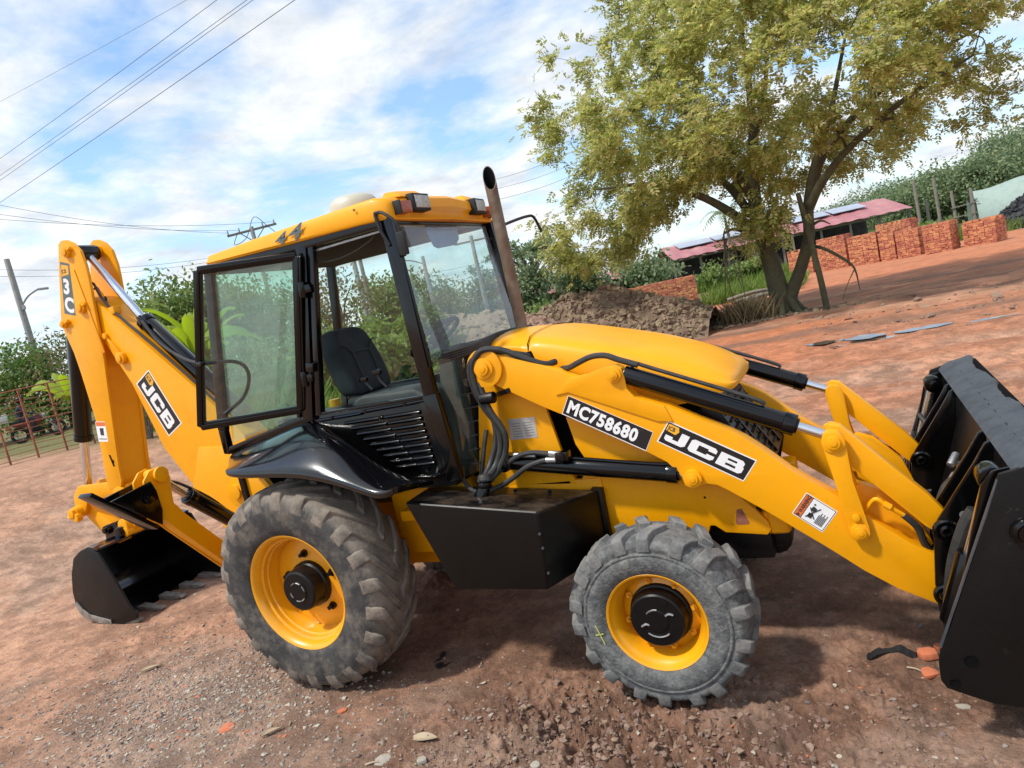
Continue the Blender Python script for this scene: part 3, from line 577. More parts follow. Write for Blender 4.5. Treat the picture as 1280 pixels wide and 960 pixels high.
# exhaust
ex = MB(); n_ = 28
rows = []
for z in (2.00, 2.05, 2.3, 2.6, 2.9, 2.94):
    rows.append([(1.455+.040*cos(2*pi*i/n_), .05+.040*sin(2*pi*i/n_), z) for i in range(n_)])
rows.append([(1.455+.041*cos(2*pi*i/n_), .05+.041*sin(2*pi*i/n_), 3.04-.085*cos(2*pi*i/n_+1.13)) for i in range(n_)])
rows.append([(1.455+.0375*cos(2*pi*i/n_), .05+.0375*sin(2*pi*i/n_), 3.039-.080*cos(2*pi*i/n_+1.13)) for i in range(n_)])
ex.loft(rows, close=True)
bore = MB(); bore.loft([[(1.455+.0375*cos(2*pi*i/n_), .05+.0375*sin(2*pi*i/n_), 3.0385-.080*cos(2*pi*i/n_+1.13)) for i in range(n_)], [(1.455+.0365*cos(2*pi*i/n_), .05+.0365*sin(2*pi*i/n_), 2.80) for i in range(n_)]], close=True)
exo = ex.build('exhaust_pipe', 'exhaust', BL, smooth=45)
bore.build('bore', 'dark', exo)

# ---------- step tank
tk = MB().hexa([(.978, -1.0, 1.23), (1.812, -1.0, 1.121), (1.770, -1.0, .681), (1.186, -1.0, .685)], [(.836, -.50, 1.176), (1.985, -.50, 1.056), (1.97, -.50, .68), (1.05, -.50, .70)])
tank = tk.build('tank', 'tank', BL, bevel=.018, seg=3)
MB().cyl((1.345, -.77, 1.14), (1.375, -.75, 1.205), .045, .036, n=18).cyl((1.375, -.75, 1.205), (1.38, -.747, 1.235), .045, n=18).cyl((1.38, -.747, 1.235), (1.381, -.746, 1.25), .03, n=12).build('filler_neck', 'black', tank, bevel=.004)
for z_ in (1.00, .92, .78): MB().cyl((1.795, -1.004, z_), (1.795, -.995, z_), .007, n=8).build('tank_bolt', 'worn', tank)
for x_ in (1.25, 1.5, 1.72): MB().cyl((x_, -.62, 1.15-.105*(x_-.98)-.02+.017), (x_, -.62, 1.15-.105*(x_-.98)+.045), .012, n=8).build('tank_bolt', 'tank', tank)
MB().prism([(1.93, 1.07), (1.995, 1.062), (1.99, .68), (1.95, .68)], -.52, -.47).build('tank_bracket', 'blackm', tank, bevel=.004)
MB().cyl((1.30, -.8, .62), (1.30, -.8, .70), .07, n=9).box(1.26, 1.36, -.82, -.76, .60, .68).build('drain_clod', 'blackm', tank, bevel=.01)
# underside step near the wheel
MB().box(.62, .98, -.62, -.40, .98, 1.05).build('step', Y, BL, bevel=.01)

# ---------- hoses on the tower
def hz_(name, L, r, parent=BL, m='hose'): return MB().tube(L, r, 9, 5).build(name, m, parent)
y0 = -.60
hs = hz_('hose', [(x, y, z) for x, z, y in ((1.86, 1.83, -.46), (1.817, 1.835, -.53), (1.70, 1.90, -.56), (1.591, 1.965, -.58), (1.488, 1.985, -.60), (1.42, 1.945, -.605), (1.385, 1.868, -.60), (1.385, 1.745, -.60), (1.421, 1.643, -.59), (1.455, 1.515, -.58), (1.453, 1.401, -.59), (1.41, 1.296, -.62), (1.375, 1.24, -.70))], .019)
hz_('hose', [(x, y, z) for x, z, y in ((1.70, 1.88, -.40), (1.56, 1.95, -.54), (1.45, 1.955, -.585), (1.375, 1.92, -.59), (1.355, 1.82, -.59), (1.365, 1.70, -.57), (1.40, 1.60, -.555), (1.424, 1.54, -.55), (1.409, 1.42, -.56), (1.36, 1.30, -.60), (1.345, 1.23, -.70))], .018)
hz_('hose', [(x, y, z) for x, z, y in ((1.40, 1.80, -.585), (1.44, 1.63, -.60), (1.502, 1.485, -.60), (1.482, 1.364, -.60), (1.41, 1.255, -.63), (1.385, 1.225, -.70))], .018)
hz_('hose', [(x, y, z) for x, z, y in ((1.37, 1.18, -.73), (1.37, 1.21, -.66), (1.45, 1.275, -.60), (1.56, 1.33, -.60), (1.66, 1.342, -.60), (1.795, 1.315, -.595))], .015)
hz_('hose', [(x, y, z) for x, z, y in ((1.37, 1.165, -.72), (1.42, 1.17, -.63), (1.50, 1.205, -.61), (1.608, 1.263, -.615), (1.718, 1.29, -.615), (1.789, 1.287, -.61))], .016)
hz_('hose', [(x, y, z) for x, z, y in ((1.33, 1.49, -.50), (1.315, 1.42, -.53), (1.297, 1.332, -.56), (1.27, 1.22, -.58), (1.28, 1.17, -.60))], .014)
hz_('hose', [(x, y, z) for x, z, y in ((1.34, 1.19, -.72), (1.28, 1.165, -.70), (1.20, 1.19, -.65), (1.16, 1.23, -.62))], .014)
hz_('hose', [(x, y, z) for x, z, y in ((1.90, 1.785, -.47), (1.96, 1.79, -.52), (2.03, 1.812, -.54), (2.11, 1.832, -.54), (2.19, 1.825, -.54), (2.26, 1.79, -.54), (2.36, 1.745, -.54))], .017)
for q in ((1.76, -.60, 1.328, 1.83, -.595, 1.312), (1.74, -.615, 1.293, 1.80, -.61, 1.286)):
    MB().cyl(q[:3], q[3:], .019, n=10).build('hose_fitting', 'steel', BL, bevel=.003)
MB().box(1.80, 1.88, -.62, -.565, 1.275, 1.33).cyl((1.83, -.63, 1.30), (1.83, -.57, 1.30), .03, n=14).build('hose_manifold', 'black', BL, bevel=.006)
MB().bar((1.47, -.50, 1.70), (1.59, -.585, 1.725), .04, .03).cyl((1.40, -.60, 1.70), (1.49, -.60, 1.70), .036, n=12).build('hose_clamp', 'blackm', BL, bevel=.006)
MB().cyl((1.375, -.725, 1.235), (1.375, -.72, 1.275), .05, .035, n=14).build('hose_gland', 'hose', BL, bevel=.006)

# ---------- cab
cab = empty('cab', (0, 0, 0), BL)
def yw(z): return .695-.055*max(0, (z-1.78))/1.05      # half width of the cab at height z
for s in (-1, 1):
    f = MB()
    f.bar((1.155, s*.685, 1.25), (1.122, s*.690, 1.79), .055, .10, (0, 1, 0)).bar((1.122, s*.690, 1.785), (1.072, s*.645, 2.86), .05, .085, (0, 1, 0))
    f.bar((-.73, s*.665, 1.60), (-.70, s*.685, 1.78), .05, .06).bar((-.70, s*.685, 1.775), (-.47, s*.635, 2.90), .05, .07)
    if s < 0:
        f.bar((.145, s*.692, 1.76), (.405, s*.645, 2.85), .06, .085).bar((.235, s*.688, 1.78), (.475, s*.64, 2.85), .05, .045).bar((.055, s*.690, 1.78), (.335, s*.642, 2.85), .04, .03)
        f.bar((.19, s*.692, 1.775), (-.72, s*.668, 1.62), .045, .05, (0, 1, 0))
    else:
        f.bar((1.12, s*.69, 1.785), (-.70, s*.685, 1.70), .05, .07)
    f.build('pillar_frame', 'black', cab, bevel=.008)
top = MB(); top.bar((1.06, -.66, 2.85), (1.06, .66, 2.85), .06, .05, (0, 0, 1)).bar((-.47, -.65, 2.90), (-.47, .65, 2.90), .06, .05, (0, 0, 1)).bar((1.06, -.645, 2.845), (-.47, -.645, 2.885), .05, .06, (0, 1, 0)).bar((1.06, .645, 2.845), (-.47, .645, 2.885), .05, .06, (0, 1, 0))
top.build('roof_rail', 'black', cab, bevel=.006)
MB().box(-.62, 1.12, -.64, .64, 1.20, 1.27).build('cab_floor', 'blackm', cab)
MB().hexa([(-.72, -.66, 1.20), (-.72, .66, 1.20), (-.72, .66, 1.62), (-.72, -.66, 1.62)], [(-.68, -.66, 1.20), (-.68, .66, 1.20), (-.68, .66, 1.62), (-.68, -.66, 1.62)]).build('rear_panel', 'blackm', cab)
MB().box(-.66, 1.12, .66, .69, 1.25, 1.78).build('side_wall', 'blackm', cab, bevel=.006)
# lower door with pressed louvres
dl = MB().prism([(.14, 1.755), (.22, 1.787), (1.085, 1.787), (1.125, 1.287), (.695, 1.268)], -.690, -.668).build('door', 'black', cab, bevel=.006)
MB().prism([(.15, 1.70), (.14, 1.755), (.695, 1.262), (.66, 1.25)], -.70, -.665).build('door_edge', 'black', dl, bevel=.004)
MB().tube([(.225, -.698, 1.738), (.56, -.700, 1.742), (.60, -.700, 1.75), (.95, -.700, 1.755), (1.08, -.698, 1.76)], .012, 8, 3).build('door_moulding', 'black', dl)
MB().box(.20, 1.09, -.708, -.66, 1.772, 1.792).build('door_sill', 'black', dl, bevel=.006)
MB().bar((1.083, -.695, 1.77), (1.112, -.695, 1.29), .02, .10).build('door_post', 'black', dl, bevel=.006)
MB().bar((.70, -.695, 1.275), (1.115, -.695, 1.295), .016, .02).build('door_rim', 'black', dl, bevel=.004)
for k in range(9):
    z = 1.690-k*.0405; t = k/8; xl = .425+t*.33; xr = 1.02+t*.022
    for a, b_ in ((xl, xl+(xr-xl)*.52), (xl+(xr-xl)*.545, xr)):
        MB().prism([(-.689, z-.012), (-.705, z-.006), (-.712, z+.004), (-.706, z+.013), (-.689, z+.018)], a, b_, 'x').build('louvre_slat', 'black', dl, bevel=.003)
for x, z in ((.34, 1.745), (.62, 1.75), (.93, 1.757), (.72, 1.70), (.98, 1.33), (.78, 1.30)):
    MB().cyl((x, -.70, z), (x, -.716, z), .010, n=8).build('door_bolt', 'black', dl)
# panes
def pane(name, q, m, d, parent=cab): b_ = MB(); b_.face(b_.verts(q)); return b_.build(name, m, parent, smooth=None)
pane('windscreen', [(1.150, -.635, 1.99), (1.150, .635, 1.99), (1.075, .60, 2.83), (1.075, -.60, 2.83)], 'glass_ws', (.005, 0, 0))
tint = pane('sun_strip', [(1.064, -.20, 2.80), (1.064, .20, 2.80), (1.056, .20, 2.835), (1.056, -.20, 2.835)], 'blue', (.003, 0, 0))
MB().prism([(-.20, 2.82), (.21, 2.82), (.21, 2.74), (.15, 2.695), (-.10, 2.675), (-.15, 2.69), (-.18, 2.74)], 1.046, 1.049, 'x').build('sun_visor', 'blue', cab, smooth=None)
for y in (-.645, -.63): pass
pane('quarter_glass', [(1.165, -.655, 1.98), (1.29, -.50, 1.98), (1.225, -.50, 1.24), (1.16, -.655, 1.24)], 'glass_door', (.004, .004, 0))
pane('quarter_glass', [(1.165, .655, 1.98), (1.29, .50, 1.98), (1.225, .50, 1.24), (1.16, .655, 1.24)], 'glass_door', (.004, -.004, 0))
pane('rear_side_glass', [(-.66, -.672, 1.67), (.10, -.682, 1.79), (.34, -.640, 2.83), (-.45, -.632, 2.86)], 'glass_rear', (0, .005, 0))
pane('side_glass', [(-.66, .680, 1.74), (1.09, .690, 1.80), (1.05, .640, 2.83), (-.45, .632, 2.86)], 'glass', (0, -.005, 0))
pane('rear_glass', [(-.705, -.64, 1.78), (-.705, .64, 1.78), (-.475, .61, 2.86), (-.475, -.61, 2.86)], 'glass', (-.005, 0, 0))
# front cowl with ribbed side and folded top seal
cw = MB().hexa([(1.16, -.50, 1.20), (1.20, -.44, 1.20), (1.34, -.44, 1.99), (1.265, -.50, 1.985)], [(1.16, .50, 1.20), (1.20, .44, 1.20), (1.34, .44, 1.99), (1.265, .50, 1.985)]).build('front_cowl', 'blackm', cab, bevel=.01)
for k in range(8):
    t = k/7; z = 1.90-t*.62; x = 1.285-.10*t
    MB().hexa([(x-.03, -.512, z), (x+.055, -.47, z), (x+.055, -.47, z+.012), (x-.03, -.512, z+.012)], [(x-.03, -.49, z), (x+.055, -.44, z), (x+.055, -.44, z+.012), (x-.03, -.49, z+.012)]).build('cowl_rib', 'steel' if 0 else 'black', cw, bevel=.002)
for k in range(4):
    MB().tube([(1.17+k*.012, -.60, 1.962+k*.016), (1.25+k*.010, -.53, 1.968+k*.016), (1.36, -.40, 1.985+k*.012), (1.33, 0, 2.0+k*.012), (1.36, .40, 1.985+k*.012), (1.17+k*.012, .60, 1.962+k*.016)], .017, 7, 4).build('bonnet_seal', 'hose', cw)
# dashboard, wheel, console, levers
MB().hexa([(.86, -.36, 1.27), (1.12, -.36, 1.27), (1.13, -.36, 2.03), (1.02, -.36, 2.0)], [(.86, .36, 1.27), (1.12, .36, 1.27), (1.13, .36, 2.03), (1.02, .36, 2.0)]).build('dashboard', 'console', cab, bevel=.03, seg=3)
swc = Vector((.80, 0, 2.10)); ax_ = Vector((-.50, 0, .86)).normalized(); u_ = Vector((0, 1, 0)); v_ = ax_.cross(u_)
sw = MB(); sw.tube([swc+(u_*cos(2*pi*i/24)+v_*sin(2*pi*i/24))*.20 for i in range(25)], .016, 8, 2)
for a in (.5, 2.6, 4.7): sw.tube([swc-ax_*.02, swc+(u_*cos(a)+v_*sin(a))*.10-ax_*.01, swc+(u_*cos(a)+v_*sin(a))*.20], .013, 6, 2)
sw.cyl(swc-ax_*.04, swc+ax_*.015, .05, n=16).cyl(swc-ax_*.45, swc-ax_*.03, .03, n=12)
sw.build('steering_wheel', 'rubber', cab)
st = empty('driver_seat', (.06, 0, 0), cab)
def seatback():
    rows = []
    for z, w, x, d in ((1.80, .20, .26, .04), (1.82, .235, .26, .07), (1.95, .245, .225, .085), (2.10, .235, .185, .085), (2.18, .215, .165, .08), (2.26, .19, .145, .075), (2.295, .15, .135, .055), (2.31, .10, .13, .03)):
        rows.append([(x-.20+(d*(1-.35*(abs(y)/w)**4) if f > 0 else -d)+0.03*(abs(y)/w)**3*f, y, z) for f, y in ([(1, -w+2*w*i/8) for i in range(9)] + [(-1, w-2*w*i/8) for i in range(9)])])
    mb = MB(); V = mb.loft(rows, close=True); mb.face(V[0]); mb.face(V[-1]); return mb
seatback().build('backrest', 'seat', st, smooth=60).modifiers.new('s', 'SUBSURF').render_levels = 2
MB().box(0.02, .50, -.25, .25, 1.66, 1.80).build('cushion', 'seat', st, bevel=.05, seg=4)
seam = MB()
def sbx(y, z):
    zz = (z-1.80)/.51; w = .235; d = .083; x = .27-.13*zz
    return .0+x-.20+d*(1-.35*(abs(y)/w)**4)+.03*(abs(y)/w)**3+.004
for s in (-1, 1):
    seam.tube([(sbx(s*.10, z), s*.10, z) for z in (1.84, 1.95, 2.05, 2.12)], .006, 5, 3).tube([(sbx(s*y, z), s*y, z) for y, z in ((.10, 2.12), (.15, 2.17), (.20, 2.19))], .006, 5, 2)
seam.tube([(sbx(y, 2.12), y, 2.12) for y in (-.10, -.05, 0, .05, .10)], .006, 5, 2)
seam.build('piping', 'console', st)
MB().box(-.05, .45, -.20, .20, 1.27, 1.66).build('seat_base', 'blackm', st, bevel=.02)
MB().cyl((-.03, -.30, 1.74), (-.03, -.30, 1.82), .04, n=12).build('adjuster_knob', 'decalyellow', st)
MB().cyl((-.20, -.36, 1.74), (-.17, -.36, 1.93), .055, .025, n=14).cyl((-.17, -.36, 1.93), (-.10, -.36, 2.20), .010, n=8).build('gaiter_lever', 'rubber', cab, bevel=.004)
MB().prism([(.36, 1.68), (.42, 1.81), (.50, 1.835), (.92, 1.83), (1.0, 1.78), (1.0, 1.68)], -.58, -.30).build('side_console', 'console', cab, bevel=.03, seg=3)
MB().box(-.25, .30, -.62, -.40, 1.27, 1.78).build('rear_console', 'blackm', cab, bevel=.03)
for x, y, z1 in ((.50, -.50, 1.955), (.62, -.50, 1.985)):
    lv = MB().tube([(x+.05, y, 1.86), (x+.01, y, 1.91), (x-.005, y, z1-.02)], .008, 8, 3).build('control_lever', 'rubber', cab)
    MB().box(x-.035, x+.03, y-.014, y+.014, z1-.035, z1).build('lever_knob', 'black', lv, bevel=.010, seg=3)
# headliner wire and interior trim
MB().box(-.42, 1.02, -.62, .62, 2.845, 2.862).build('headliner', 'liner', cab, bevel=.003)
MB().tube([(.30, -.60, 2.82), (.45, -.55, 2.74), (.62, -.5, 2.745), (.78, -.45, 2.80), (.80, -.42, 2.85)], .005, 6, 5).build('loose_wire', 'decalgrey', cab)
MB().bar((.30, -.630, 2.808), (1.03, -.628, 2.802), .008, .012).build('trim_strip', 'steel', cab)
# mirrors arms and wiper
MIRA = [(1.08, .62, 2.72), (1.10, .70, 2.76), (1.12, .77, 2.765), (1.13, .83, 2.70)]
MIRB = [(1.08, .63, 2.78), (1.10, 1.00, 2.85), (1.12, 1.33, 2.90), (1.14, 1.42, 2.885), (1.16, 1.47, 2.76)]
for s in (-1, 1):
    if s < 0: MB().tube([(1.03, -.69, 2.90), (1.10, -.72, 2.885), (1.17, -.72, 2.82), (1.195, -.71, 2.74)], .010, 8, 4).tube([(1.03, -.69, 2.895), (1.04, -.69, 2.80), (1.075, -.68, 2.70)], .011, 8, 2).build('mirror_arm', 'rubber', cab)
    else:
        MB().tube(MIRA, .014, 8, 4).build('mirror_arm', 'rubber', cab); MB().tube(MIRB, .012, 8, 4).build('mirror_arm', 'rubber', cab)
MB().bar((1.185, -.71, 2.755), (1.175, -.70, 2.62), .035, .055).build('mirror', 'rubber', cab, bevel=.010)
MB().bar((1.112, -.655, 2.66), (1.165, -.690, 1.95), .018, .022).box(1.10, 1.14, -.67, -.63, 2.62, 2.68).build('wiper_arm', 'blackm', cab, bevel=.003)
# roof shell
def roof():
    st_ = [(-.445, .64, 2.93, 2.955, 2.965, .0), (-.455, .665, 2.920, 2.970, 2.982, 0), (-.43, .675, 2.912, 2.984, 2.998, 0), (0, .69, 2.890, 2.990, 3.012, 0), (.30, .69, 2.876, 2.992, 3.018, 0), (.62, .69, 2.866, 2.994, 3.022, 0), (.90, .69, 2.855, 2.994, 3.024, 0), (1.01, .69, 2.847, 2.992, 3.022, .02), (1.085, .675, 2.842, 2.972, 3.005, .05), (1.105, .66, 2.843, 2.95, 2.985, .055), (1.11, .655, 2.850, 2.90, 2.93, .055)]
    rows = []
    for x, w, zb, zs, zt, bow in st_:
        pr = [(0, zb), (w-.04, zb), (w-.008, zb+.008), (w, zb+.022), (w-.016, zs-.018), (w-.026, zs-.004), (w-.045, zs+.002), (w-.22, zs+.55*(zt-zs)), (0, zt)]
        full = pr + [(-y, z) for y, z in pr[::-1][1:-1]]
        rows.append([(x+bow*(1-(y/.69)**2), y, z) for y, z in full])
    mb = MB(); V = mb.loft(rows, close=True); mb.face(V[0]); mb.face(V[-1][::-1]); return mb
rf = roof().build('roof', Y, cab, smooth=40)
for s in (-1, 1):     # raised corner pods, lamps
    MB().hexa([(1.02, s*.25, 2.99), (1.15, s*.25, 2.985), (1.14, s*.55, 2.975), (1.02, s*.60, 2.985)], [(1.02, s*.30, 3.042), (1.10, s*.30, 3.038), (1.09, s*.50, 3.026), (1.02, s*.55, 3.03)]).build('lamp_pod', Y, rf, bevel=.022, seg=3)
    lmp = MB().hexa([(1.10, s*.300, 2.888), (1.10, s*.475, 2.888), (1.10, s*.475, 2.998), (1.10, s*.300, 2.998)], [(1.185, s*.300, 2.890), (1.175, s*.475, 2.890), (1.175, s*.475, 2.995), (1.185, s*.300, 2.995)]).build('work_lamp', 'rubber', rf, bevel=.008)
    MB().hexa([(1.186, s*.315, 2.902), (1.178, s*.46, 2.902), (1.178, s*.46, 2.982), (1.186, s*.315, 2.982)], [(1.194, s*.318, 2.905), (1.186, s*.457, 2.905), (1.186, s*.457, 2.979), (1.194, s*.318, 2.979)]).build('lens', 'lens', lmp, bevel=.003)
    ind = MB().hexa([(1.08, s*.505, 2.872), (1.08, s*.60, 2.872), (1.08, s*.60, 2.950), (1.08, s*.505, 2.950)], [(1.185, s*.515, 2.875), (1.165, s*.60, 2.875), (1.165, s*.60, 2.945), (1.185, s*.515, 2.945)]).build('indicator_lamp', 'amber', rf, bevel=.008)
    MB().hexa([(1.07, s*.60, 2.87), (1.165, s*.60, 2.87), (1.165, s*.60, 2.95), (1.07, s*.60, 2.95)], [(1.07, s*.618, 2.87), (1.165, s*.618, 2.87), (1.165, s*.618, 2.95), (1.07, s*.618, 2.95)]).build('lamp_mount', 'rubber', ind, bevel=.004)
MB().lathe([(2.99, .18), (3.08, .18), (3.12, .175), (3.155, .155), (3.175, .125), (3.186, .06), (3.188, 0)], (.40, -.02, .018), 32, axis='z').build('roof_dome', 'dome', rf)
MB().cyl((.89, -.689, 2.955), (.89, -.694, 2.955), .008, n=10).build('rivet', 'rust', rf)
letters('lettering', '4', -.6945, (.215, 2.898), (1, -.02), .070, 'decalgrey', rf, bold=.03, sx_=1.9, shear=.35)
letters('lettering', '4', -.6945, (.335, 2.905), (1, -.02), .082, 'decalgrey', rf, bold=.03, sx_=1.9, shear=.35)
letters('lettering', 'x', -.6945, (.385, 2.886), (1, -.02), .030, 'decalgrey', rf, bold=.02, sx_=1.6, shear=.2)
# open upper door
HT, HB, OB, OT = Vector((.385, -.705, 2.795)), Vector((.108, -.715, 1.835)), Vector((-.512, -1.0, 1.865)), Vector((-.160, -1.0, 2.838))
nd = (OT-HT).cross(HB-HT).normalized()
if nd.y > 0: nd = -nd
dr = MB()
for a, b_ in ((HT, HB), (HB, OB), (OB, OT), (OT, HT)): 
    dr.bar(a, b_, .055, .032, up=((HT+OB)/2-(a+b_)/2)); dr.bar(a+nd*.02, b_+nd*.02, .028, .016, up=((HT+OB)/2-(a+b_)/2))
upd = dr.build('door_window', 'black', cab, bevel=.007, seg=2)
cen = (HT+HB+OB+OT)/4
def sh(p): return p+(cen-p)*.035
b_ = MB(); b_.face(b_.verts([sh(p) for p in (HT, HB, OB, OT)])); b_.build('pane', 'glass_door', upd, smooth=None)
for t in (.22, .80):
    p = HT.lerp(HB, t); MB().cyl(p+Vector((.045, -.005, .05)), p+Vector((.035, -.005, -.05)), .024, n=12).bar(p+Vector((-.01, -.01, 0)), p+Vector((.10, .01, 0)), .05, .02, (0, 0, 1)).build('hinge', 'black', upd, bevel=.004)
p = OB.lerp(OT, .42); MB().bar(p+nd*.01+Vector((-.02, 0, 0)), p+nd*.035+Vector((.03, .01, 0)), .03, .03, (0, 0, 1)).build('latch', 'black', upd, bevel=.004)
MB().tube([p+nd*.02, p+Vector((.16, .14, -.04)), p+Vector((.20, .18, -.14)), p+Vector((.12, .16, -.28)), p+Vector((.03, .05, -.36))], .012, 8, 5).build('ram_hose', 'hose', upd)  # stands for the ram hose behind the door glass
MB().bar(HT.lerp(HB, .70)+Vector((.10, .0, 0)), HT.lerp(HB, .76)+Vector((.10, 0, 0)), .05, .06).build('lock', 'black', upd, bevel=.006)

# ---------- mudguards
def fender(s):
    inn = [(-.72, 1.60, .665), (-.46, 1.645, .675), (-.196, 1.690, .685), (0, 1.735, .692), (.17, 1.762, .695), (.34, 1.60, .695), (.47, 1.465, .695), (.60, 1.345, .695), (.70, 1.268, .695), (.86, 1.262, .69), (1.0, 1.262, .69)]
    mid = [(-.60, 1.585, .80), (-.42, 1.632, .80), (-.2, 1.675, .80), (0, 1.712, .80), (.17, 1.732, .80), (.34, 1.70, .79), (.47, 1.625, .79), (.60, 1.52, .78), (.74, 1.41, .78), (.88, 1.33, .78), (1.0, 1.285, .78)]
    cre = [(-.455, 1.562, .93), (-.34, 1.604, .94), (-.18, 1.635, .94), (0, 1.655, .94), (.18, 1.676, .94), (.34, 1.683, .93), (.48, 1.645, .93), (.62, 1.55, .92), (.76, 1.44, .93), (.90, 1.355, .95), (1.0, 1.31, .97)]
    cr2 = [(-.36, 1.565, 1.03), (-.26, 1.585, 1.04), (-.13, 1.592, 1.04), (.03, 1.594, 1.04), (.19, 1.596, 1.04), (.345, 1.588, 1.04), (.49, 1.555, 1.04), (.63, 1.492, 1.04), (.77, 1.414, 1.05), (.90, 1.35, 1.07), (1.0, 1.325, 1.08)]
    outr = [(-.29, 1.575, 1.105), (-.21, 1.560, 1.12), (-.1, 1.550, 1.12), (.04, 1.540, 1.12), (.19, 1.531, 1.12), (.345, 1.512, 1.12), (.49, 1.480, 1.12), (.635, 1.437, 1.12), (.775, 1.380, 1.12), (.905, 1.33, 1.12), (1.0, 1.36, 1.10)]
    lip = [(x, z-.055, w-.008) for x, z, w in outr]
    lp2 = [(x, z-.050, w-.05) for x, z, w in outr]
    rows = [[(x, s*w, z) for x, z, w in c] for c in (inn, mid, cre, cr2, outr, lip, lp2)]
    mb = MB(); mb.loft(rows)
    o = mb.build('mudguard', 'fender', BL, smooth=60, solid=.006)
    sb = o.modifiers.new('s', 'SUBSURF'); sb.levels = 1; sb.render_levels = 2
    MB().hexa([(.86, s*.70, 1.262), (1.0, s*.70, 1.262), (1.03, s*1.09, 1.36), (.93, s*1.10, 1.335)], [(.86, s*.70, 1.235), (1.0, s*.70, 1.235), (1.02, s*1.085, 1.315), (.93, s*1.09, 1.30)]).build('mudguard_toe', 'black', o, bevel=.01)
for s in (-1, 1): fender(s)

# ---------- loader shovel
sv = empty('loader_shovel', (3.9, 0, .7), BL)
def svp(mb, name, m='blackm', **k):
    for v in mb.bm.verts: v.co -= Vector((3.9, 0, .7))
    return mb.build(name, m, sv, **k)
side = [(3.812, 1.188), (3.90, 1.212), (4.02, 1.240), (4.07, 1.225), (4.62, .36), (4.60, .28), (4.50, .232), (3.80, .222), (3.69, .233), (3.575, .275), (3.535, .292), (3.518, .325), (3.520, .40), (3.534, .463), (3.58, .566), (3.70, .88)]
for s in (-1, 1):
    sd_ = svp(MB().prism(side, s*1.10, s*1.078), 'side_plate', bevel=.005)
    for x, z, r in ((3.632, .418, .022), (3.566, .318, .017)): svp(MB().lathe([(0, r*1.25), (.004, r*1.2), (.004, r), (.001, r*.95), (.001, 0)], (x, s*1.10, z), 20, sgn=s), 'bolt_hole', 'dark').parent = sd_
    mb = MB(); pin(mb, 3.88, .955, 1.095, s, .06, .02); mb.lathe([(.0, .062), (.018, .055), (.024, .04), (.01, .035)], (3.88, s*1.10, .955), 24, sgn=s); svp(mb, 'pivot_boss', 'black').parent = sd_
    mb = MB(); mb.tube([(3.83, s*1.10, 1.12), (3.578, s*1.10, .45), (3.53, s*1.10, .33)], .008, 6, 0) if 0 else mb.bar((3.806, s*1.089, 1.165), (3.535, s*1.089, .47), .020, .006); svp(mb, 'wear_edge', 'worn').parent = sd_
# curved back shell
bk = [(3.90, 1.175), (3.87, 1.05), (3.80, .82), (3.72, .60), (3.62, .40), (3.58, .31), (3.66, .262), (3.85, .25), (4.55, .262)]
mb = MB(); mb.loft([[(x, -1.078, z) for x, z in bk], [(x, 1.078, z) for x, z in bk]]); svp(mb, 'back_shell', solid=.018, smooth=30)
# top spill plate: worn, torn outer edge
mb = MB(); rows = []
nn = 60
for i in range(nn+1):
    y = -1.097+2.194*i/nn; w = .004*sin(i*.9)+.003*sin(i*2.3+1)+.016*sin(i*.31+2)
    rows.append([(3.868, y, 1.176), (3.884, y, 1.193), (3.935, y, 1.214+.002*sin(i*1.7)), (3.945, y, 1.2165+.002*sin(i*1.1)), (3.985, y, 1.226+.003*sin(i*.8)), (4.03+w, y, 1.236+.006*sin(i*.55+1)+.002*sin(i*2.1))])
mb.loft(rows); tp = svp(mb, 'spill_plate', 'worn', solid=-.014, smooth=25)
mb = MB(); mb.tube([(3.940, -1.09+2.18*i/40, 1.220+.003*sin(i*2.7)) for i in range(41)], .009, 6, 0); svp(mb, 'weld_bead', 'rubber').parent = tp
svp(MB().prism([(3.866, 1.192), (3.882, 1.197), (3.905, 1.145), (3.885, 1.14)], -1.076, 1.076), 'top_flange', 'worn', bevel=.003)
# hinge plates for the arms
hp = [(3.875, 1.188), (3.84, 1.175), (3.79, 1.09), (3.622, .835), (3.600, .795), (3.572, .52), (3.572, .47), (3.60, .415), (3.635, .37), (3.75, .55), (3.85, .95)]
for s in (-1, 1):
    for yy in (.455, .625):
        h_ = svp(MB().prism(hp, s*(yy-.011), s*(yy+.011)), 'hinge_plate', 'black', bevel=.005)
        for x, z in ((3.650, .782), (3.614, .468)):
            so_ = 1 if yy > .5 else -1; mb = MB()
            mb.lathe([(0, .058), (.016, .056), (.022, .048), (.022, .036), (.010, .034)], (x, s*(yy+so_*.011), z), 24, sgn=s*so_)
            mb.lathe([(.008, .033), (.020, .030), (.024, .018), (.014, .012), (.014, 0)], (x, s*(yy+so_*.011), z), 20, sgn=s*so_)
            svp(mb, 'hinge_pin', 'black').parent = h_
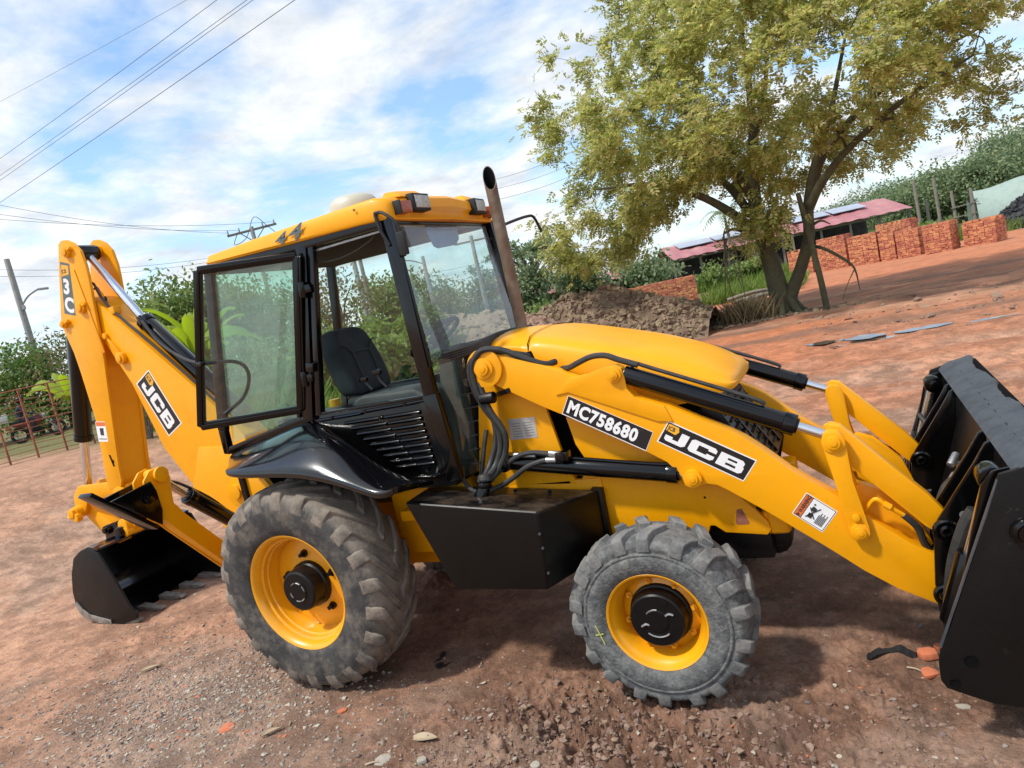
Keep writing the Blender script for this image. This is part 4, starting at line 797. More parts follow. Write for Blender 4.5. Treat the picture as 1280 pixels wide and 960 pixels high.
# clamshell rams near each end
for s in (-1, 1):
    r0, r1 = Vector((3.805, s*.94, 1.128)), Vector((3.60, s*.94, .50)); d_ = (r1-r0).normalized()
    mb = MB().cyl(r0+d_*.34, r1, .05, n=20); body = svp(mb, 'clam_ram', 'black', bevel=.003)
    svp(MB().cyl(r0+d_*.04, r0+d_*.35, .026, n=16), 'rod', 'chrome').parent = body
    svp(MB().cyl(r0-Vector((0, .05, 0)), r0+Vector((0, .05, 0)), .052, n=22).cyl(r0-Vector((0, .075, 0)), r0+Vector((0, .075, 0)), .03, n=14), 'ram_eye', 'black', bevel=.006).parent = body
    for yy in (1.01,): svp(MB().prism([(3.875, 1.188), (3.80, 1.175), (3.76, 1.12), (3.60, .55), (3.56, .42), (3.64, .40), (3.80, .82)], s*(yy-.008), s*(yy+.008)), 'ram_plate', 'black', bevel=.004)
    svp(MB().tube([(3.70, s*.88, .95), (3.74, s*.80, .86), (3.72, s*.70, .74), (3.66, s*.58, .70)], .016, 8, 5), 'hose', 'hose')
svp(MB().tube([(3.60, -.40, .62), (3.66, -.33, .78), (3.70, -.26, .84), (3.74, -.2, .86)], .028, 10, 5), 'hose', 'steel' if 0 else 'hose')
svp(MB().tube([(3.60, -.84, .50), (3.64, -.86, .72), (3.70, -.88, .90), (3.74, -.89, .97)], .028, 10, 5), 'hose', 'hose')
svp(MB().cyl((3.735, -.20, .86), (3.76, -.16, .88), .024, n=12).box(3.77, 3.82, -.17, -.09, .86, .93).cyl((3.74, -.16, .93), (3.78, -.10, .97), .02, n=10), 'valve_block', 'steel', bevel=.006)

# ---------- backhoe
bh = empty('backhoe_arm', (0, 0, 0), BL)
yb0, yb1 = .06, .40
cheek = [(-3.14, 3.640), (-3.118, 3.690), (-3.06, 3.712), (-2.985, 3.700), (-2.90, 3.650), (-2.830, 3.56), (-2.812, 3.42), (-2.822, 3.30), (-2.866, 3.025), (-2.945, 2.535), (-3.113, 1.838), (-3.20, 1.48), (-3.215, 1.34), (-3.26, 1.274), (-3.44, 1.268), (-3.462, 1.30), (-3.44, 1.42), (-3.335, 1.987), (-3.350, 2.50), (-3.365, 2.68), (-3.415, 2.90), (-3.425, 2.97), (-3.40, 3.04), (-3.24, 3.42)]
dip = MB().prism(cheek, yb0, yb0+.03).prism(cheek, yb1-.03, yb1).build('dipper', Y, bh, bevel=.006)
MB().prism([(-2.965, 2.45), (-2.985, 2.42), (-3.135, 1.80), (-3.225, 1.46), (-3.235, 1.35), (-3.28, 1.29), (-3.42, 1.285), (-3.43, 1.42), (-3.325, 1.99), (-3.335, 2.5), (-3.36, 2.70), (-3.40, 2.9), (-3.30, 3.05), (-3.15, 2.75)], yb0+.031, yb1-.031).build('dipper_web', Y, dip)
MB().bar((-3.00, yb0-.004, 3.42), (-2.90, yb0-.004, 2.60), .010, .03, (0, 1, 0)).build('stiffener', Y, dip, bevel=.003)
for x, z, r in ((-3.012, 3.594, .055), (-3.031, 3.066, .06), (-3.358, 2.964, .042)):
    mb = MB(); mb.cyl((x, yb0-.03, z), (x, yb1+.03, z), r, n=22).cyl((x, yb0-.045, z), (x, yb0-.03, z), r*.65, n=18).cyl((x+.02, yb0-.02, z), (x+.09, yb0-.02, z+.02), .016, n=8); mb.build('pivot_pin', Y, dip, bevel=.005)
d = decal('model_sticker', yb0-.0012, [(-3.164, 3.535), (-3.040, 3.488), (-3.166, 3.008), (-3.325, 3.062)], 'decalgrey', dip, off=.001)
U3 = Vector((-.128, -.475)).normalized(); V3 = (-U3[1], U3[0])
for txt, t in (('3', .175), ('C', .315)):
    p0_ = (-3.164+ -.150*t/.5 -.010, 3.535-.475*t/.5)
    f_ = {'3': .60, 'C': .945}[txt]; letters('lettering', txt, yb0-.0020, (-3.164-.161*f_+.016, 3.535-.473*f_), (.124, -.047), .135, 'white', d, bold=.06, sx_=1.02)
decal('emblem', yb0-.0020, [(-3.158, 3.505), (-3.062, 3.472), (-3.088, 3.395), (-3.205, 3.40)], 'decalyellow', d, off=.0008)
letters('emblem_lettering', 'JCB', yb0-.0028, (-3.185, 3.425), (1, -.12), .035, 'ink', d, bold=.03, sx_=.95)
d = decal('warning_sticker', yb0-.0012, [(-3.349, 1.973), (-3.200, 1.955), (-3.235, 1.753), (-3.383, 1.769)], 'white', dip, off=.001)
decal('orange_band', yb0-.0020, [(-3.345, 1.968), (-3.203, 1.950), (-3.211, 1.910), (-3.350, 1.926)], 'decalorange', d, off=.0008)
mb = MB(); mb.prism([(-3.31, 1.90), (-3.25, 1.895), (-3.27, 1.82), (-3.32, 1.83)], yb0-.0020, yb0-.0013).prism([(-3.36, 1.80), (-3.24, 1.785), (-3.242, 1.777), (-3.362, 1.792)], yb0-.0020, yb0-.0013); mb.build('pictogram', 'ink', d, smooth=None)
MB().cyl((-3.255, yb0-.003, 1.55), (-3.255, yb0-.001, 1.55), .02, n=8).prism([(-3.29, 1.62), (-3.265, 1.62), (-3.245, 1.50), (-3.27, 1.50)], yb0-.002, yb0-.0005).build('paint_scrape', 'dark', dip)
# boom
boom_poly = [(-2.985, 3.15), (-2.90, 3.115), (-2.617, 2.836), (-2.209, 2.431), (-1.841, 2.068), (-1.565, 1.765), (-1.42, 1.60), (-1.40, 1.45), (-1.50, .95), (-1.50, .62), (-1.62, .50), (-1.80, .52), (-1.95, .70), (-2.03, .88), (-2.506, 1.60), (-2.698, 2.254), (-2.90, 2.66), (-3.06, 2.98), (-3.07, 3.08)]
bm_ = MB().prism(boom_poly, .10, .36).build('boom', Y, bh, bevel=.012)
MB().prism([(-2.02, 1.56), (-1.55, 1.52), (-1.40, 1.45), (-1.50, .95), (-1.50, .62), (-1.62, .50), (-1.80, .52), (-2.02, .86), (-2.30, 1.10)], .088, .372).build('boom_foot', Y, bm_, bevel=.008)
mb = MB(); pin(mb, -2.715, 2.514, .0, 1, .055, .02); 
mb = MB(); mb.cyl((-2.715, .10, 2.514), (-2.715, .06, 2.514), .06, n=22).cyl((-2.715, .06, 2.514), (-2.715, .045, 2.514), .036, n=16).bar((-2.73, .09, 2.57), (-2.86, .09, 2.74), .02, .03).cyl((-2.86, .10, 2.75), (-2.86, .07, 2.75), .03, n=12); mb.build('boom_lug', Y, bm_, bevel=.005)
U_ = (Vector((-2.162, 1.818))-Vector((-2.398, 2.340))); L = U_.length; U_ = tuple(U_.normalized()); V_ = (-U_[1]*.98, U_[0]*.98)
O = (-2.385-.235-.0, 2.242+.0)
O = (-2.618, 2.238); 
d = decal('maker_sticker', .0985, rel(O, U_, V_, [(-.015, -.012), (L+.012, -.012), (L+.012, .240), (-.015, .240)]), 'white', bm_)
decal('backing', .0978, rel(O, U_, V_, [(-.004, 0), (L, 0), (L, .228), (-.004, .228)]), 'decalblack', d)
logo(.0960, rel(O, U_, V_, [(.035, .035)])[0], U_, V_, L-.07, .140, 'white', d)
decal('emblem', .0955, rel(O, U_, V_, [(.01, .15), (.10, .145), (.12, .18), (.10, .22), (.01, .22)]), 'decalyellow', d)
letters('emblem_lettering', 'JCB', .0946, rel(O, U_, V_, [(.018, .165)])[0], U_, .036, 'ink', d, bold=.03, sx_=.85)
# dipper ram on top of the boom, hoses beside it
cyl_ram('dipper_ram', (-1.50, .235, 1.775), (-2.455, .235, 2.81), (-2.985, .23, 3.55), .075, .038, bh)
MB().cyl((-3.0, .13, 3.575), (-3.0, .33, 3.575), .075, n=22).box(-3.03, -2.93, .17, .29, 3.50, 3.60).build('ram_eye', 'black', bh, bevel=.012)
MB().cyl((-2.42, .16, 2.84), (-2.33, .16, 2.74), .03, n=12).build('ram_port', 'black', bh, bevel=.006)
for k in range(4):
    o_ = .012*k; MB().tube([(-2.93+.03*k, .13+o_, 3.26-.05*k), (-2.86+.02*k, .12+o_, 3.25-.05*k), (-2.80, .12+o_, 3.09-.02*k), (-2.644, .125+o_, 2.90-.012*k), (-2.23, .13+o_, 2.492-.010*k), (-1.93, .13+o_, 2.19-.010*k), (-1.65, .14+o_, 1.89), (-1.5, .17+o_, 1.72)], .012, 7, 4).build('hose', ('hose', 'rust', 'yellow', 'hose')[k], bh)
MB().box(-2.75, -2.67, .11, .19, 2.93, 3.00).build('hose_block', Y, bh, bevel=.01)
MB().tube([(-2.36, .14, 2.80), (-2.2, .12, 2.58), (-1.95, .10, 2.40), (-1.6, .0, 2.30), (-1.2, -.05, 2.25)], .014, 8, 5).build('hose', 'hose', bh)
# bucket ram behind the dipper and linkage
cyl_ram('bucket_ram', (-3.50, .23, 2.93), (-3.905, .23, 1.80), (-4.06, .23, 1.30), .085, .042, bh)
MB().prism([(-4.20, 1.07), (-4.14, 1.24), (-4.03, 1.335), (-3.55, 1.335), (-3.42, 1.27), (-3.45, 1.18), (-3.9, 1.20), (-4.02, 1.06), (-4.1, 1.0)], .10, .145).prism([(-4.20, 1.07), (-4.14, 1.24), (-4.03, 1.335), (-3.55, 1.335), (-3.42, 1.27), (-3.45, 1.18), (-3.9, 1.20), (-4.02, 1.06), (-4.1, 1.0)], .32, .365).build('tipping_link', Y, bh, bevel=.008)
MB().prism([(-4.17, 1.09), (-4.05, 1.13), (-3.98, 1.08), (-3.70, .86), (-3.62, .74), (-3.72, .66), (-3.84, .70), (-4.14, 1.0)], .155, .31).build('tipping_lever', Y, bh, bevel=.012)
mb = MB()
for q in ((.08, .05), (.05, .03)): pass
mb.cyl((-4.10, .03, 1.07), (-4.10, .40, 1.07), .062, n=20).cyl((-4.10, -.01, 1.07), (-4.10, .03, 1.07), .05, n=8).cyl((-4.06, .0, 1.02), (-4.06, .06, 1.02), .05, n=8).cyl((-4.14, .0, 1.06), (-4.14, .06, 1.03), .04, n=8)
mb.build('pivot_pin', Y, bh, bevel=.006)
mb = MB(); mb.cyl((-3.30, .05, 1.17), (-3.30, .42, 1.17), .12, n=20).prism([(-3.45, 1.29), (-3.2, 1.30), (-3.18, 1.0), (-3.30, .82), (-3.45, .82)], .10, .36).cyl((-3.38, .04, .88), (-3.38, .43, .88), .075, n=18).cyl((-3.35, .03, .82), (-3.35, .44, .82), .05, n=12).build('dipper_nose', Y, bh, bevel=.01)
# digging bucket
bk_ = empty('digging_bucket', (-3.5, .25, .4), bh)
def bkp(mb, name, m='blackm', par=bk_, **k):
    for v in mb.bm.verts: v.co -= Vector((-3.5, .25, .4))
    return mb.build(name, m, par, **k)
cv = [(-3.36, .775), (-3.50, .80), (-3.645, .762), (-3.79, .69), (-3.90, .53), (-3.972, .34), (-3.985, .22), (-3.945, .105), (-3.83, .03), (-3.66, -.005), (-3.50, -.02), (-3.31, -.025)]
mb = MB(); mb.loft([[(x, -.27, z) for x, z in cv], [(x, .78, z) for x, z in cv]]); bkp(mb, 'bucket_shell', 'fender', solid=.02, smooth=50)
sp_ = [(-3.34, .735), (-3.50, .79), (-3.63, .76), (-3.77, .685), (-3.88, .53), (-3.955, .34), (-3.968, .22), (-3.925, .115), (-3.82, .045), (-3.66, .01), (-3.30, -.01), (-3.04, .06), (-3.02, .10), (-3.10, .20), (-3.17, .38)]
for yy in (-.285, .775): bkp(MB().prism(sp_, yy, yy+.022), 'side_plate', 'blackm', bevel=.006)
bkp(MB().prism([(-3.96, .215), (-3.92, .118), (-3.82, .048), (-3.66, .012), (-3.44, .0), (-3.44, .045), (-3.62, .075), (-3.76, .10), (-3.86, .16), (-3.92, .235)], -.300, -.286), 'wear_plate', 'tooth', bevel=.004)
bkp(MB().prism([(-3.62, -.03), (-3.30, -.035), (-3.24, -.022), (-3.24, -.008), (-3.62, -.002)], -.27, .78), 'cutting_edge', 'tooth', bevel=.004)
for k in range(5):
    yy = -.235+k*.245
    bkp(MB().hexa([(-3.40, yy-.05, -.02), (-3.40, yy+.05, -.02), (-3.40, yy+.05, .055), (-3.40, yy-.05, .055)], [(-3.06, yy-.03, .012), (-3.06, yy+.03, .012), (-3.06, yy+.03, .034), (-3.06, yy-.03, .034)]), 'tooth', 'tooth', bevel=.006)
for yy in (.09, .36): 
    ear = bkp(MB().prism([(-3.78, .69), (-3.74, .82), (-3.70, .90), (-3.62, .91), (-3.56, .86), (-3.46, .845), (-3.40, .90), (-3.33, .87), (-3.32, .76), (-3.5, .79)], yy-.02, yy+.02), 'bucket_ear', 'black', bevel=.008)
bkp(MB().cyl((-3.66, .03, .855), (-3.66, .44, .855), .048, n=18).cyl((-3.66, .01, .855), (-3.66, .03, .855), .03, n=14), 'bucket_pin', 'black', bevel=.006)
bkp(MB().cyl((-3.40, -.02, .83), (-3.40, .46, .83), .055, n=18), 'bucket_pin', 'black', bevel=.006)
# kingpost, slew casting
MB().box(-1.75, -1.35, -.05, .52, .45, .62).box(-1.5, -1.35, -.1, .55, .45, 1.15).cyl((-1.66, .02, .62), (-1.66, .44, .62), .075, n=18).build('kingpost', Y, bh, bevel=.02)

# ---------- stabiliser legs (raised)
for s in (-1, 1):
    sg_ = empty('stabiliser', (0, 0, 0), BL)
    arm = [(-.36, .64), (-.33, .73), (-.47, .88), (-.70, 1.18), (-.775, 1.30), (-.765, 1.40), (-.745, 1.50), (-.775, 1.575), (-.83, 1.600), (-.90, 1.588), (-.96, 1.53), (-.965, 1.48), (-.945, 1.40), (-.90, 1.23), (-.80, 1.09), (-.42, .60)]
    q = [(a*(-s), z) for a, z in arm]
    lg = MB().prism(q, -1.47, -1.45, 'x').prism(q, -1.33, -1.35, 'x').prism([((-s)*a, z) for a, z in ((-.36, .64), (-.33, .71), (-.70, 1.16), (-.76, 1.28), (-.86, 1.2), (-.80, 1.10), (-.42, .62))], -1.448, -1.352, 'x').build('leg', Y, sg_, bevel=.005)
    mb = MB().cyl((-1.50, s*.835, 1.545), (-1.30, s*.835, 1.545), .045, n=20).cyl((-1.31, s*.835, 1.545), (-1.285, s*.835, 1.545), .058, n=24); mb.build('pivot_pin', Y, lg, bevel=.004)
    cyl_ram('leg_ram', (-1.40, s*.16, .86), (-1.40, s*.60, 1.30), (-1.40, s*.80, 1.515), .06, .03, sg_)
    MB().tube([(-1.40, s*.70, 1.45), (-1.42, s*.60, 1.39), (-1.40, s*.42, 1.22), (-1.40, s*.28, 1.05)], .012, 8, 3).build('hose', 'hose', sg_)
    ft = empty('foot', (0, 0, 0), sg_)
    for x_ in (-1.315, -1.505): MB().prism([(s*1.10, 1.50), (s*.93, 1.52), (s*.905, 1.44), (s*.90, 1.29), (s*.93, 1.185), (s*1.25, 1.48)], x_, x_+.02, 'x').build('foot_bracket', 'black', ft, bevel=.004)
    MB().hexa([(-1.47, s*1.335, 1.580), (-1.33, s*1.335, 1.580), (-1.33, s*.93, 1.178), (-1.47, s*.93, 1.178)], [(-1.47, s*1.36, 1.560), (-1.33, s*1.36, 1.560), (-1.33, s*.955, 1.160), (-1.47, s*.955, 1.160)]).build('foot_plate', 'worn' if 0 else 'black', ft, bevel=.005)
    MB().cyl((-1.29, s*.985, 1.41), (-1.275, s*.985, 1.41), .042, n=20).cyl((-1.275, s*.985, 1.41), (-1.262, s*.985, 1.41), .025, n=16).build('foot_pin', 'black', ft, bevel=.004)
    MB().prism([(-.90, 1.34), (-.83, 1.40), (-.72, 1.405), (-.50, 1.37), (-.45, 1.30), (-.5, 1.18), (-.86, 1.18), (-.92, 1.26)], s*.63, s*.585).cyl((-.80, s*.66, 1.30), (-.80, s*.58, 1.30), .055, n=20).cyl((-.72, s*.655, 1.325), (-.72, s*.58, 1.325), .022, n=12).box(-.85, -.6, min(s*.34, s*.60), max(s*.34, s*.60), 1.19, 1.24).build('rear_frame_bracket', Y, sg_, bevel=.010)

# ================================================================== SURROUNDINGS
def gz(x, y): return float(ground_z(np.array([x]), np.array([y]))[0])
# ---------- ground sheet
def ground():
    cx, cy = 3.41, -4.08
    th = np.concatenate([np.linspace(R(72), R(164), 760, endpoint=False), np.linspace(R(164), R(72)+2*pi, 110, endpoint=False)])
    rr = np.concatenate([[0.02], np.linspace(0.4, 2.4, 10, endpoint=False), 2.4*np.exp(np.linspace(0, math.log(16/2.4), 400, endpoint=False)), 16*np.exp(np.linspace(0, math.log(60/16), 110, endpoint=False)), 60*np.exp(np.linspace(0, math.log(1500/60), 40))])
    T, Q = np.meshgrid(th, rr); X = cx+Q*np.cos(T); Yy = cy+Q*np.sin(T); Z = ground_z(X, Yy)
    nr, nt = X.shape
    V = np.stack([X, Yy, Z], -1).reshape(-1, 3)
    i = np.arange(nr-1)[:, None]*nt; j = np.arange(nt)[None, :]; jn = (j+1) % nt
    F_ = np.stack([i+j, i+jn, i+nt+jn, i+nt+j], -1).reshape(-1, 4)
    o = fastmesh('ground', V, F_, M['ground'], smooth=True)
    x, y = V[:, 0], V[:, 1]
    n_big = fbm(x*0.16, y*0.16, 4, 61); n_mid = fbm(x*0.7, y*0.7, 4, 71)
    band = fbm(x*0.10+0.02*y, y*0.55, 4, 81)
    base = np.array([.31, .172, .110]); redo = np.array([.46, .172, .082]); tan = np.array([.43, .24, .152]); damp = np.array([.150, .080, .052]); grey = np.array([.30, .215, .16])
    def mixc(c, d, t): return c*(1-t[:, None])+d*t[:, None]
    c = np.tile(base, (len(x), 1))
    c = mixc(c, tan, sstep(-1.0, -4.0, x)*0.8)
    far = sstep(3, 9, y+0.25*x)*sstep(-8, -1, x)
    c = mixc(c, redo, far*(.55+.45*sstep(.40, .58, n_big)))
    c = mixc(c, tan, far*sstep(.50, .62, band)*.7)
    c = mixc(c, damp*1.5, far*sstep(.53, .66, fbm(x*.13+4, y*.75, 4, 91))*sstep(9, 14, y)*.9)
    c = mixc(c, redo*1.05, sstep(22, 30, y)*sstep(-12, 0, x)*.7)
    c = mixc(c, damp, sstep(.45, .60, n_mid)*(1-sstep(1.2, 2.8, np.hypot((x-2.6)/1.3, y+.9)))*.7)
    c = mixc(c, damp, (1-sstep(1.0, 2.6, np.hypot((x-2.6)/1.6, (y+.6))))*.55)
    c = mixc(c, grey, sstep(.46, .58, fbm(x*1.3, y*1.3, 4, 95))*.4*(1-sstep(6, 14, np.hypot(x, y))))
    c = mixc(c, grey, (1-sstep(.4, 1.5, np.hypot(x+.9, (y+1.5)*1.2)))*.6)
    grass_ = sstep(5.2, 6.5, -.95*x+.1*y)*sstep(4.5, 7.5, y)
    c = mixc(c, np.array([.10, .12, .035]), grass_*.85)
    c = mixc(c, np.array([.10, .13, .04]), sstep(44, 50, y))
    fine_ = fbm(x*5.5, y*5.5, 4, 99)*.6+fbm(x*21, y*21, 3, 98)*.4; nf = 1-sstep(9, 20, np.hypot(x-2, y+2)); c = c*(1+((sstep(.36, .58, fine_)-.5)*.42*nf))[:, None]
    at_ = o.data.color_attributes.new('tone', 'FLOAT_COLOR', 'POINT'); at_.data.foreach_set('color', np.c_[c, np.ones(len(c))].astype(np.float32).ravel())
    return tag(o, kind='structure')
m, n, l, b = newmat('red_dirt'); b.inputs['Roughness'].default_value = 0.93; b.inputs['Specular IOR Level'].default_value = 0.25
vc = N(n, 'ShaderNodeVertexColor', layer_name='tone'); geo = N(n, 'ShaderNodeNewGeometry')
def nz_(s, d=6, r=.65):
    q = N(n, 'ShaderNodeTexNoise', i={'Scale': s, 'Detail': d, 'Roughness': r}); l.new(geo.outputs['Position'], q.inputs['Vector']); return q
a1 = nz_(2.2, 8, .7); a2 = nz_(38, 5, .7); v1 = N(n, 'ShaderNodeTexVoronoi', i={'Scale': 46.0, 'Randomness': 1.0}); l.new(geo.outputs['Position'], v1.inputs['Vector'])
mr1 = N(n, 'ShaderNodeMapRange', i={1: .3, 2: .7, 3: .68, 4: 1.30}); l.new(a1.outputs[0], mr1.inputs[0])
mr2 = N(n, 'ShaderNodeMapRange', i={1: .3, 2: .7, 3: .72, 4: 1.28}); l.new(a2.outputs[0], mr2.inputs[0])
mu = N(n, 'ShaderNodeMath', operation='MULTIPLY'); l.new(mr1.outputs[0], mu.inputs[0]); l.new(mr2.outputs[0], mu.inputs[1])
vm = N(n, 'ShaderNodeMix', data_type='RGBA', blend_type='MULTIPLY', i={0: 1.0}); l.new(vc.outputs[0], vm.inputs[6]); l.new(mu.outputs[0], vm.inputs[7])
# small stones and brick crumbs pressed into the dirt
sz = N(n, 'ShaderNodeMapRange', i={1: .20, 2: .12, 3: 0.0, 4: 1.0}); l.new(v1.outputs['Distance'], sz.inputs[0])
pick = N(n, 'ShaderNodeSeparateColor'); l.new(v1.outputs['Color'], pick.inputs[0])
pk = N(n, 'ShaderNodeMapRange', i={1: .62, 2: .68, 3: 0, 4: 1}); l.new(pick.outputs[0], pk.inputs[0])
pm = N(n, 'ShaderNodeMath', operation='MULTIPLY'); l.new(sz.outputs[0], pm.inputs[0]); l.new(pk.outputs[0], pm.inputs[1])
scr = N(n, 'ShaderNodeValToRGB'); e = scr.color_ramp.elements; e[0].position = 0; e[0].color = (.13, .10, .085, 1); e[1].position = .75; e[1].color = (.36, .28, .22, 1); q = e.new(.90); q.color = (.45, .13, .06, 1)
l.new(pick.outputs[1], scr.inputs[0])
sm = N(n, 'ShaderNodeMix', data_type='RGBA'); l.new(pm.outputs[0], sm.inputs[0]); l.new(vm.outputs[2], sm.inputs[6]); l.new(scr.outputs[0], sm.inputs[7]); l.new(sm.outputs[2], b.inputs['Base Color'])
bp1 = N(n, 'ShaderNodeBump', i={'Strength': .9, 'Distance': .012}); a3 = nz_(60, 6, .75); l.new(a3.outputs[0], bp1.inputs['Height'])
bp2 = N(n, 'ShaderNodeBump', i={'Strength': .8, 'Distance': .012}); l.new(pm.outputs[0], bp2.inputs['Height']); l.new(bp1.outputs[0], bp2.inputs['Normal']); 
bp3 = N(n, 'ShaderNodeBump', i={'Strength': .5, 'Distance': .08}); a4 = nz_(5, 6, .7); l.new(a4.outputs[0], bp3.inputs['Height']); l.new(bp2.outputs[0], bp3.inputs['Normal']); l.new(bp3.outputs[0], b.inputs['Normal'])
M['ground'] = m
GROUND = ground()

# ---------- rocks
ICO_V = None
def ico():
    bm = bmesh.new(); bmesh.ops.create_icosphere(bm, subdivisions=1, radius=1.0)
    v = np.array([q.co[:] for q in bm.verts]); bm.verts.index_update(); f = np.array([[q.index for q in p.verts] for p in bm.faces]); bm.free(); return v, f
IV, IF = ico()
def rocks(P, S, flat=.6, jit=.35, sink=.25):
    """P (N,2|3) points on the ground, S sizes -> verts, tris"""
    n_ = len(P); V = np.repeat(IV[None], n_, 0)*(1+jit*(rng.random((n_, len(IV), 1))-.5)*2)
    sc_ = np.stack([S*(.7+.6*rng.random(n_)), S*(.7+.6*rng.random(n_)), S*flat*(.6+.8*rng.random(n_))], -1)
    V = V*sc_[:, None, :]
    a = rng.random(n_)*2*pi; c, s = np.cos(a)[:, None], np.sin(a)[:, None]
    X = V[..., 0]*c-V[..., 1]*s; Yy = V[..., 0]*s+V[..., 1]*c
    z = P[:, 2] if P.shape[1] > 2 else ground_z(P[:, 0], P[:, 1])
    V = np.stack([X+P[:, 0:1], Yy+P[:, 1:2], V[..., 2]+z[:, None]+(S*(.5-sink))[:, None]*flat], -1)
    F_ = IF[None]+(np.arange(n_)*len(IV))[:, None, None]
    return V.reshape(-1, 3), F_.reshape(-1, 3)
def scatter(n_, cx, cy, sx_, sy_): return np.stack([rng.normal(cx, sx_, n_), rng.normal(cy, sy_, n_)], -1)
P = np.concatenate([scatter(6500, -1.05, -1.15, .70, .42), scatter(2500, -1.4, -1.6, 1.0, .5), scatter(900, -.2, -1.9, .9, .5), scatter(900, 1.4, -1.6, .9, .6), scatter(350, 3.2, -1.3, .8, .8), scatter(700, -2.6, -.9, .9, .8), np.stack([rng.uniform(-9, 9, 1500), rng.uniform(-2.8, 9, 1500)], -1)])
V, F_ = rocks(P, .003+.0115*rng.random(len(P))**3.5, jit=.6)
tag(fastmesh('gravel', V, F_, 'stone'), kind='stuff')
P = np.concatenate([scatter(2500, 2.3, -1.45, .6, .22), scatter(1000, 3.1, -1.2, .5, .35), scatter(1400, 1.8, -1.15, .4, .25), scatter(900, 1.5, -1.6, .4, .2)])
V, F_ = rocks(P, .003+.016*rng.random(len(P))**4.5, flat=.75, jit=.55, sink=.45)
M['clod'] = mat('damp_clod', (0.25, 0.165, 0.12), .95, scale=12, c2=(.17, .105, .075), bump=.7, bscale=50, island=.2)
tag(fastmesh('soil_crumbs', V, F_, 'clod'), kind='stuff')
P = np.concatenate([scatter(150, -.75, -1.45, .55, .22), scatter(12, 2.2, -1.2, .9, .4), scatter(12, 3.3, -.6, .6, .4)])
V, F_ = rocks(P, .003+.012*rng.random(len(P))**2.2, flat=.4)
tag(fastmesh('brick_crumbs', V, F_, 'orange'), kind='stuff')
def shard(name, x, y, s, m, label, cat, flat=.35, n_=7, rz=0, group=None, asp=1.0):
    mb = MB(); pts = [(s*(.7+.5*random.random())*cos(2*pi*i/n_), s*asp*(.7+.5*random.random())*sin(2*pi*i/n_)) for i in range(n_)]
    mb.prism(pts, 0, s*flat, 'z'); o = mb.build(name, m, bevel=s*.08, smooth=30); o.location = (x, y, gz(x, y)-s*flat*.15); o.rotation_euler = (random.uniform(-.12, .12), random.uniform(-.12, .12), rz); return tag(o, label, cat, group)
shard('brick_shard', 3.50, -.40, .055, 'orange', 'upper bright orange brick shard at the foot of the loader shovel', 'brick shard', .6, rz=.5)
shard('brick_shard', 3.49, -.53, .042, 'orange', 'lower bright orange brick shard beside the loader shovel side plate', 'brick shard', .5, rz=1.5)
shard('brick_shard', 3.56, -.30, .030, 'orange', 'smallest orange brick chip tucked behind the loader shovel edge', 'brick shard', .5)
shard('brick_shard', -.434, -1.482, .055, 'orange', 'crushed orange brick patch on gravel in the left foreground', 'brick shard', .18, rz=.3)
shard('brick_shard', .30, -1.22, .03, 'orange', 'small orange brick chip in front of the rear tyre', 'brick shard', .4)
shard('pale_stone', 3.60, -.79, .038, 'palestone', 'flat pale stone under the loader shovel side plate', 'stone', .35, asp=.5)
shard('pale_stone', .87, -1.56, .055, 'palestone', 'flat grey slab stone lying at the bottom edge of the foreground', 'stone', .22, rz=.7)
shard('pale_stone', 1.13, -1.56, .030, 'palestone', 'rounded tan stone beside the flat grey slab in the foreground', 'stone', .7)
shard('pale_stone', 1.76, -1.50, .028, 'palestone', 'tan pebble before the front tyre among dark crumbs', 'stone', .7)
def dryleaf(x, y, L, wd, label, rz):
    mb = MB(); rows = []
    for i in range(9):
        t = i/8; w = wd*sin(pi*min(1, .06+t*.94))**.8; rows.append([(L*(t-.5), -w, .012+.01*sin(3*t)), (L*(t-.5), 0, .004+.006*sin(3*t)), (L*(t-.5), w, .013+.012*sin(3*t+1))])
    mb.loft(rows); o = mb.build('dry_leaf', 'paleleaf', solid=.002); o.location = (x, y, gz(x, y)+.004); o.rotation_euler = (0, 0, rz); return tag(o, label, 'leaf')
dryleaf(1.037, -1.384, .15, .035, 'broad pale dry leaf lying on dirt below the tank', .2)
dryleaf(-.03, -1.47, .14, .018, 'long curled dry leaf lying in the left foreground', .9)
dryleaf(-1.9, -.95, .16, .022, 'faded dry leaf on dirt below the digging bucket', .8)
def stick(p, q, r, label):
    a, c = Vector((*p, gz(*p)+r)), Vector((*q, gz(*q)+r)); o = MB().tube([a, a.lerp(c, .5)+Vector((.004, .003, .004)), c], [r, r*.8, r*.6], 6, 3).build('stick', 'paleleaf'); return tag(o, label, 'stick')
stick((.80, -1.62), (.86, -1.585), .007, 'short bleached stick beside the flat grey slab')
stick((.03, -1.40), (.0, -1.36), .006, 'short bleached stick near the curled dry leaf')
stick((3.40, -.50), (3.47, -.53), .005, 'thin bleached splinter beside the lower brick shard')
def strip(name, pts, w, label, cat):
    mb = MB(); rows = []
    for i, p in enumerate(smooth_curve([(x, y, 0) for x, y in pts], 6)):
        z = gz(p.x, p.y)+.006; rows.append([(p.x, p.y-w*(.8+.3*sin(i*.5)), z), (p.x, p.y, z+.004+.003*sin(i*.8)), (p.x+.01, p.y+w*(.8+.3*sin(i*.7)), z+.002)])
    mb.loft(rows); return tag(mb.build(name, 'rubber', solid=.004), label, cat)
strip('rubber_strip', [(3.22, -.37), (3.30, -.345), (3.38, -.36), (3.45, -.385)], .035, 'torn black rubber strip lying beside the orange brick shards', 'rubber strip')
strip('plastic_scrap', [(.62, -.55), (.66, -.60), (.63, -.64)], .03, 'crumpled black plastic scrap on dirt behind the rear tyre', 'plastic scrap')
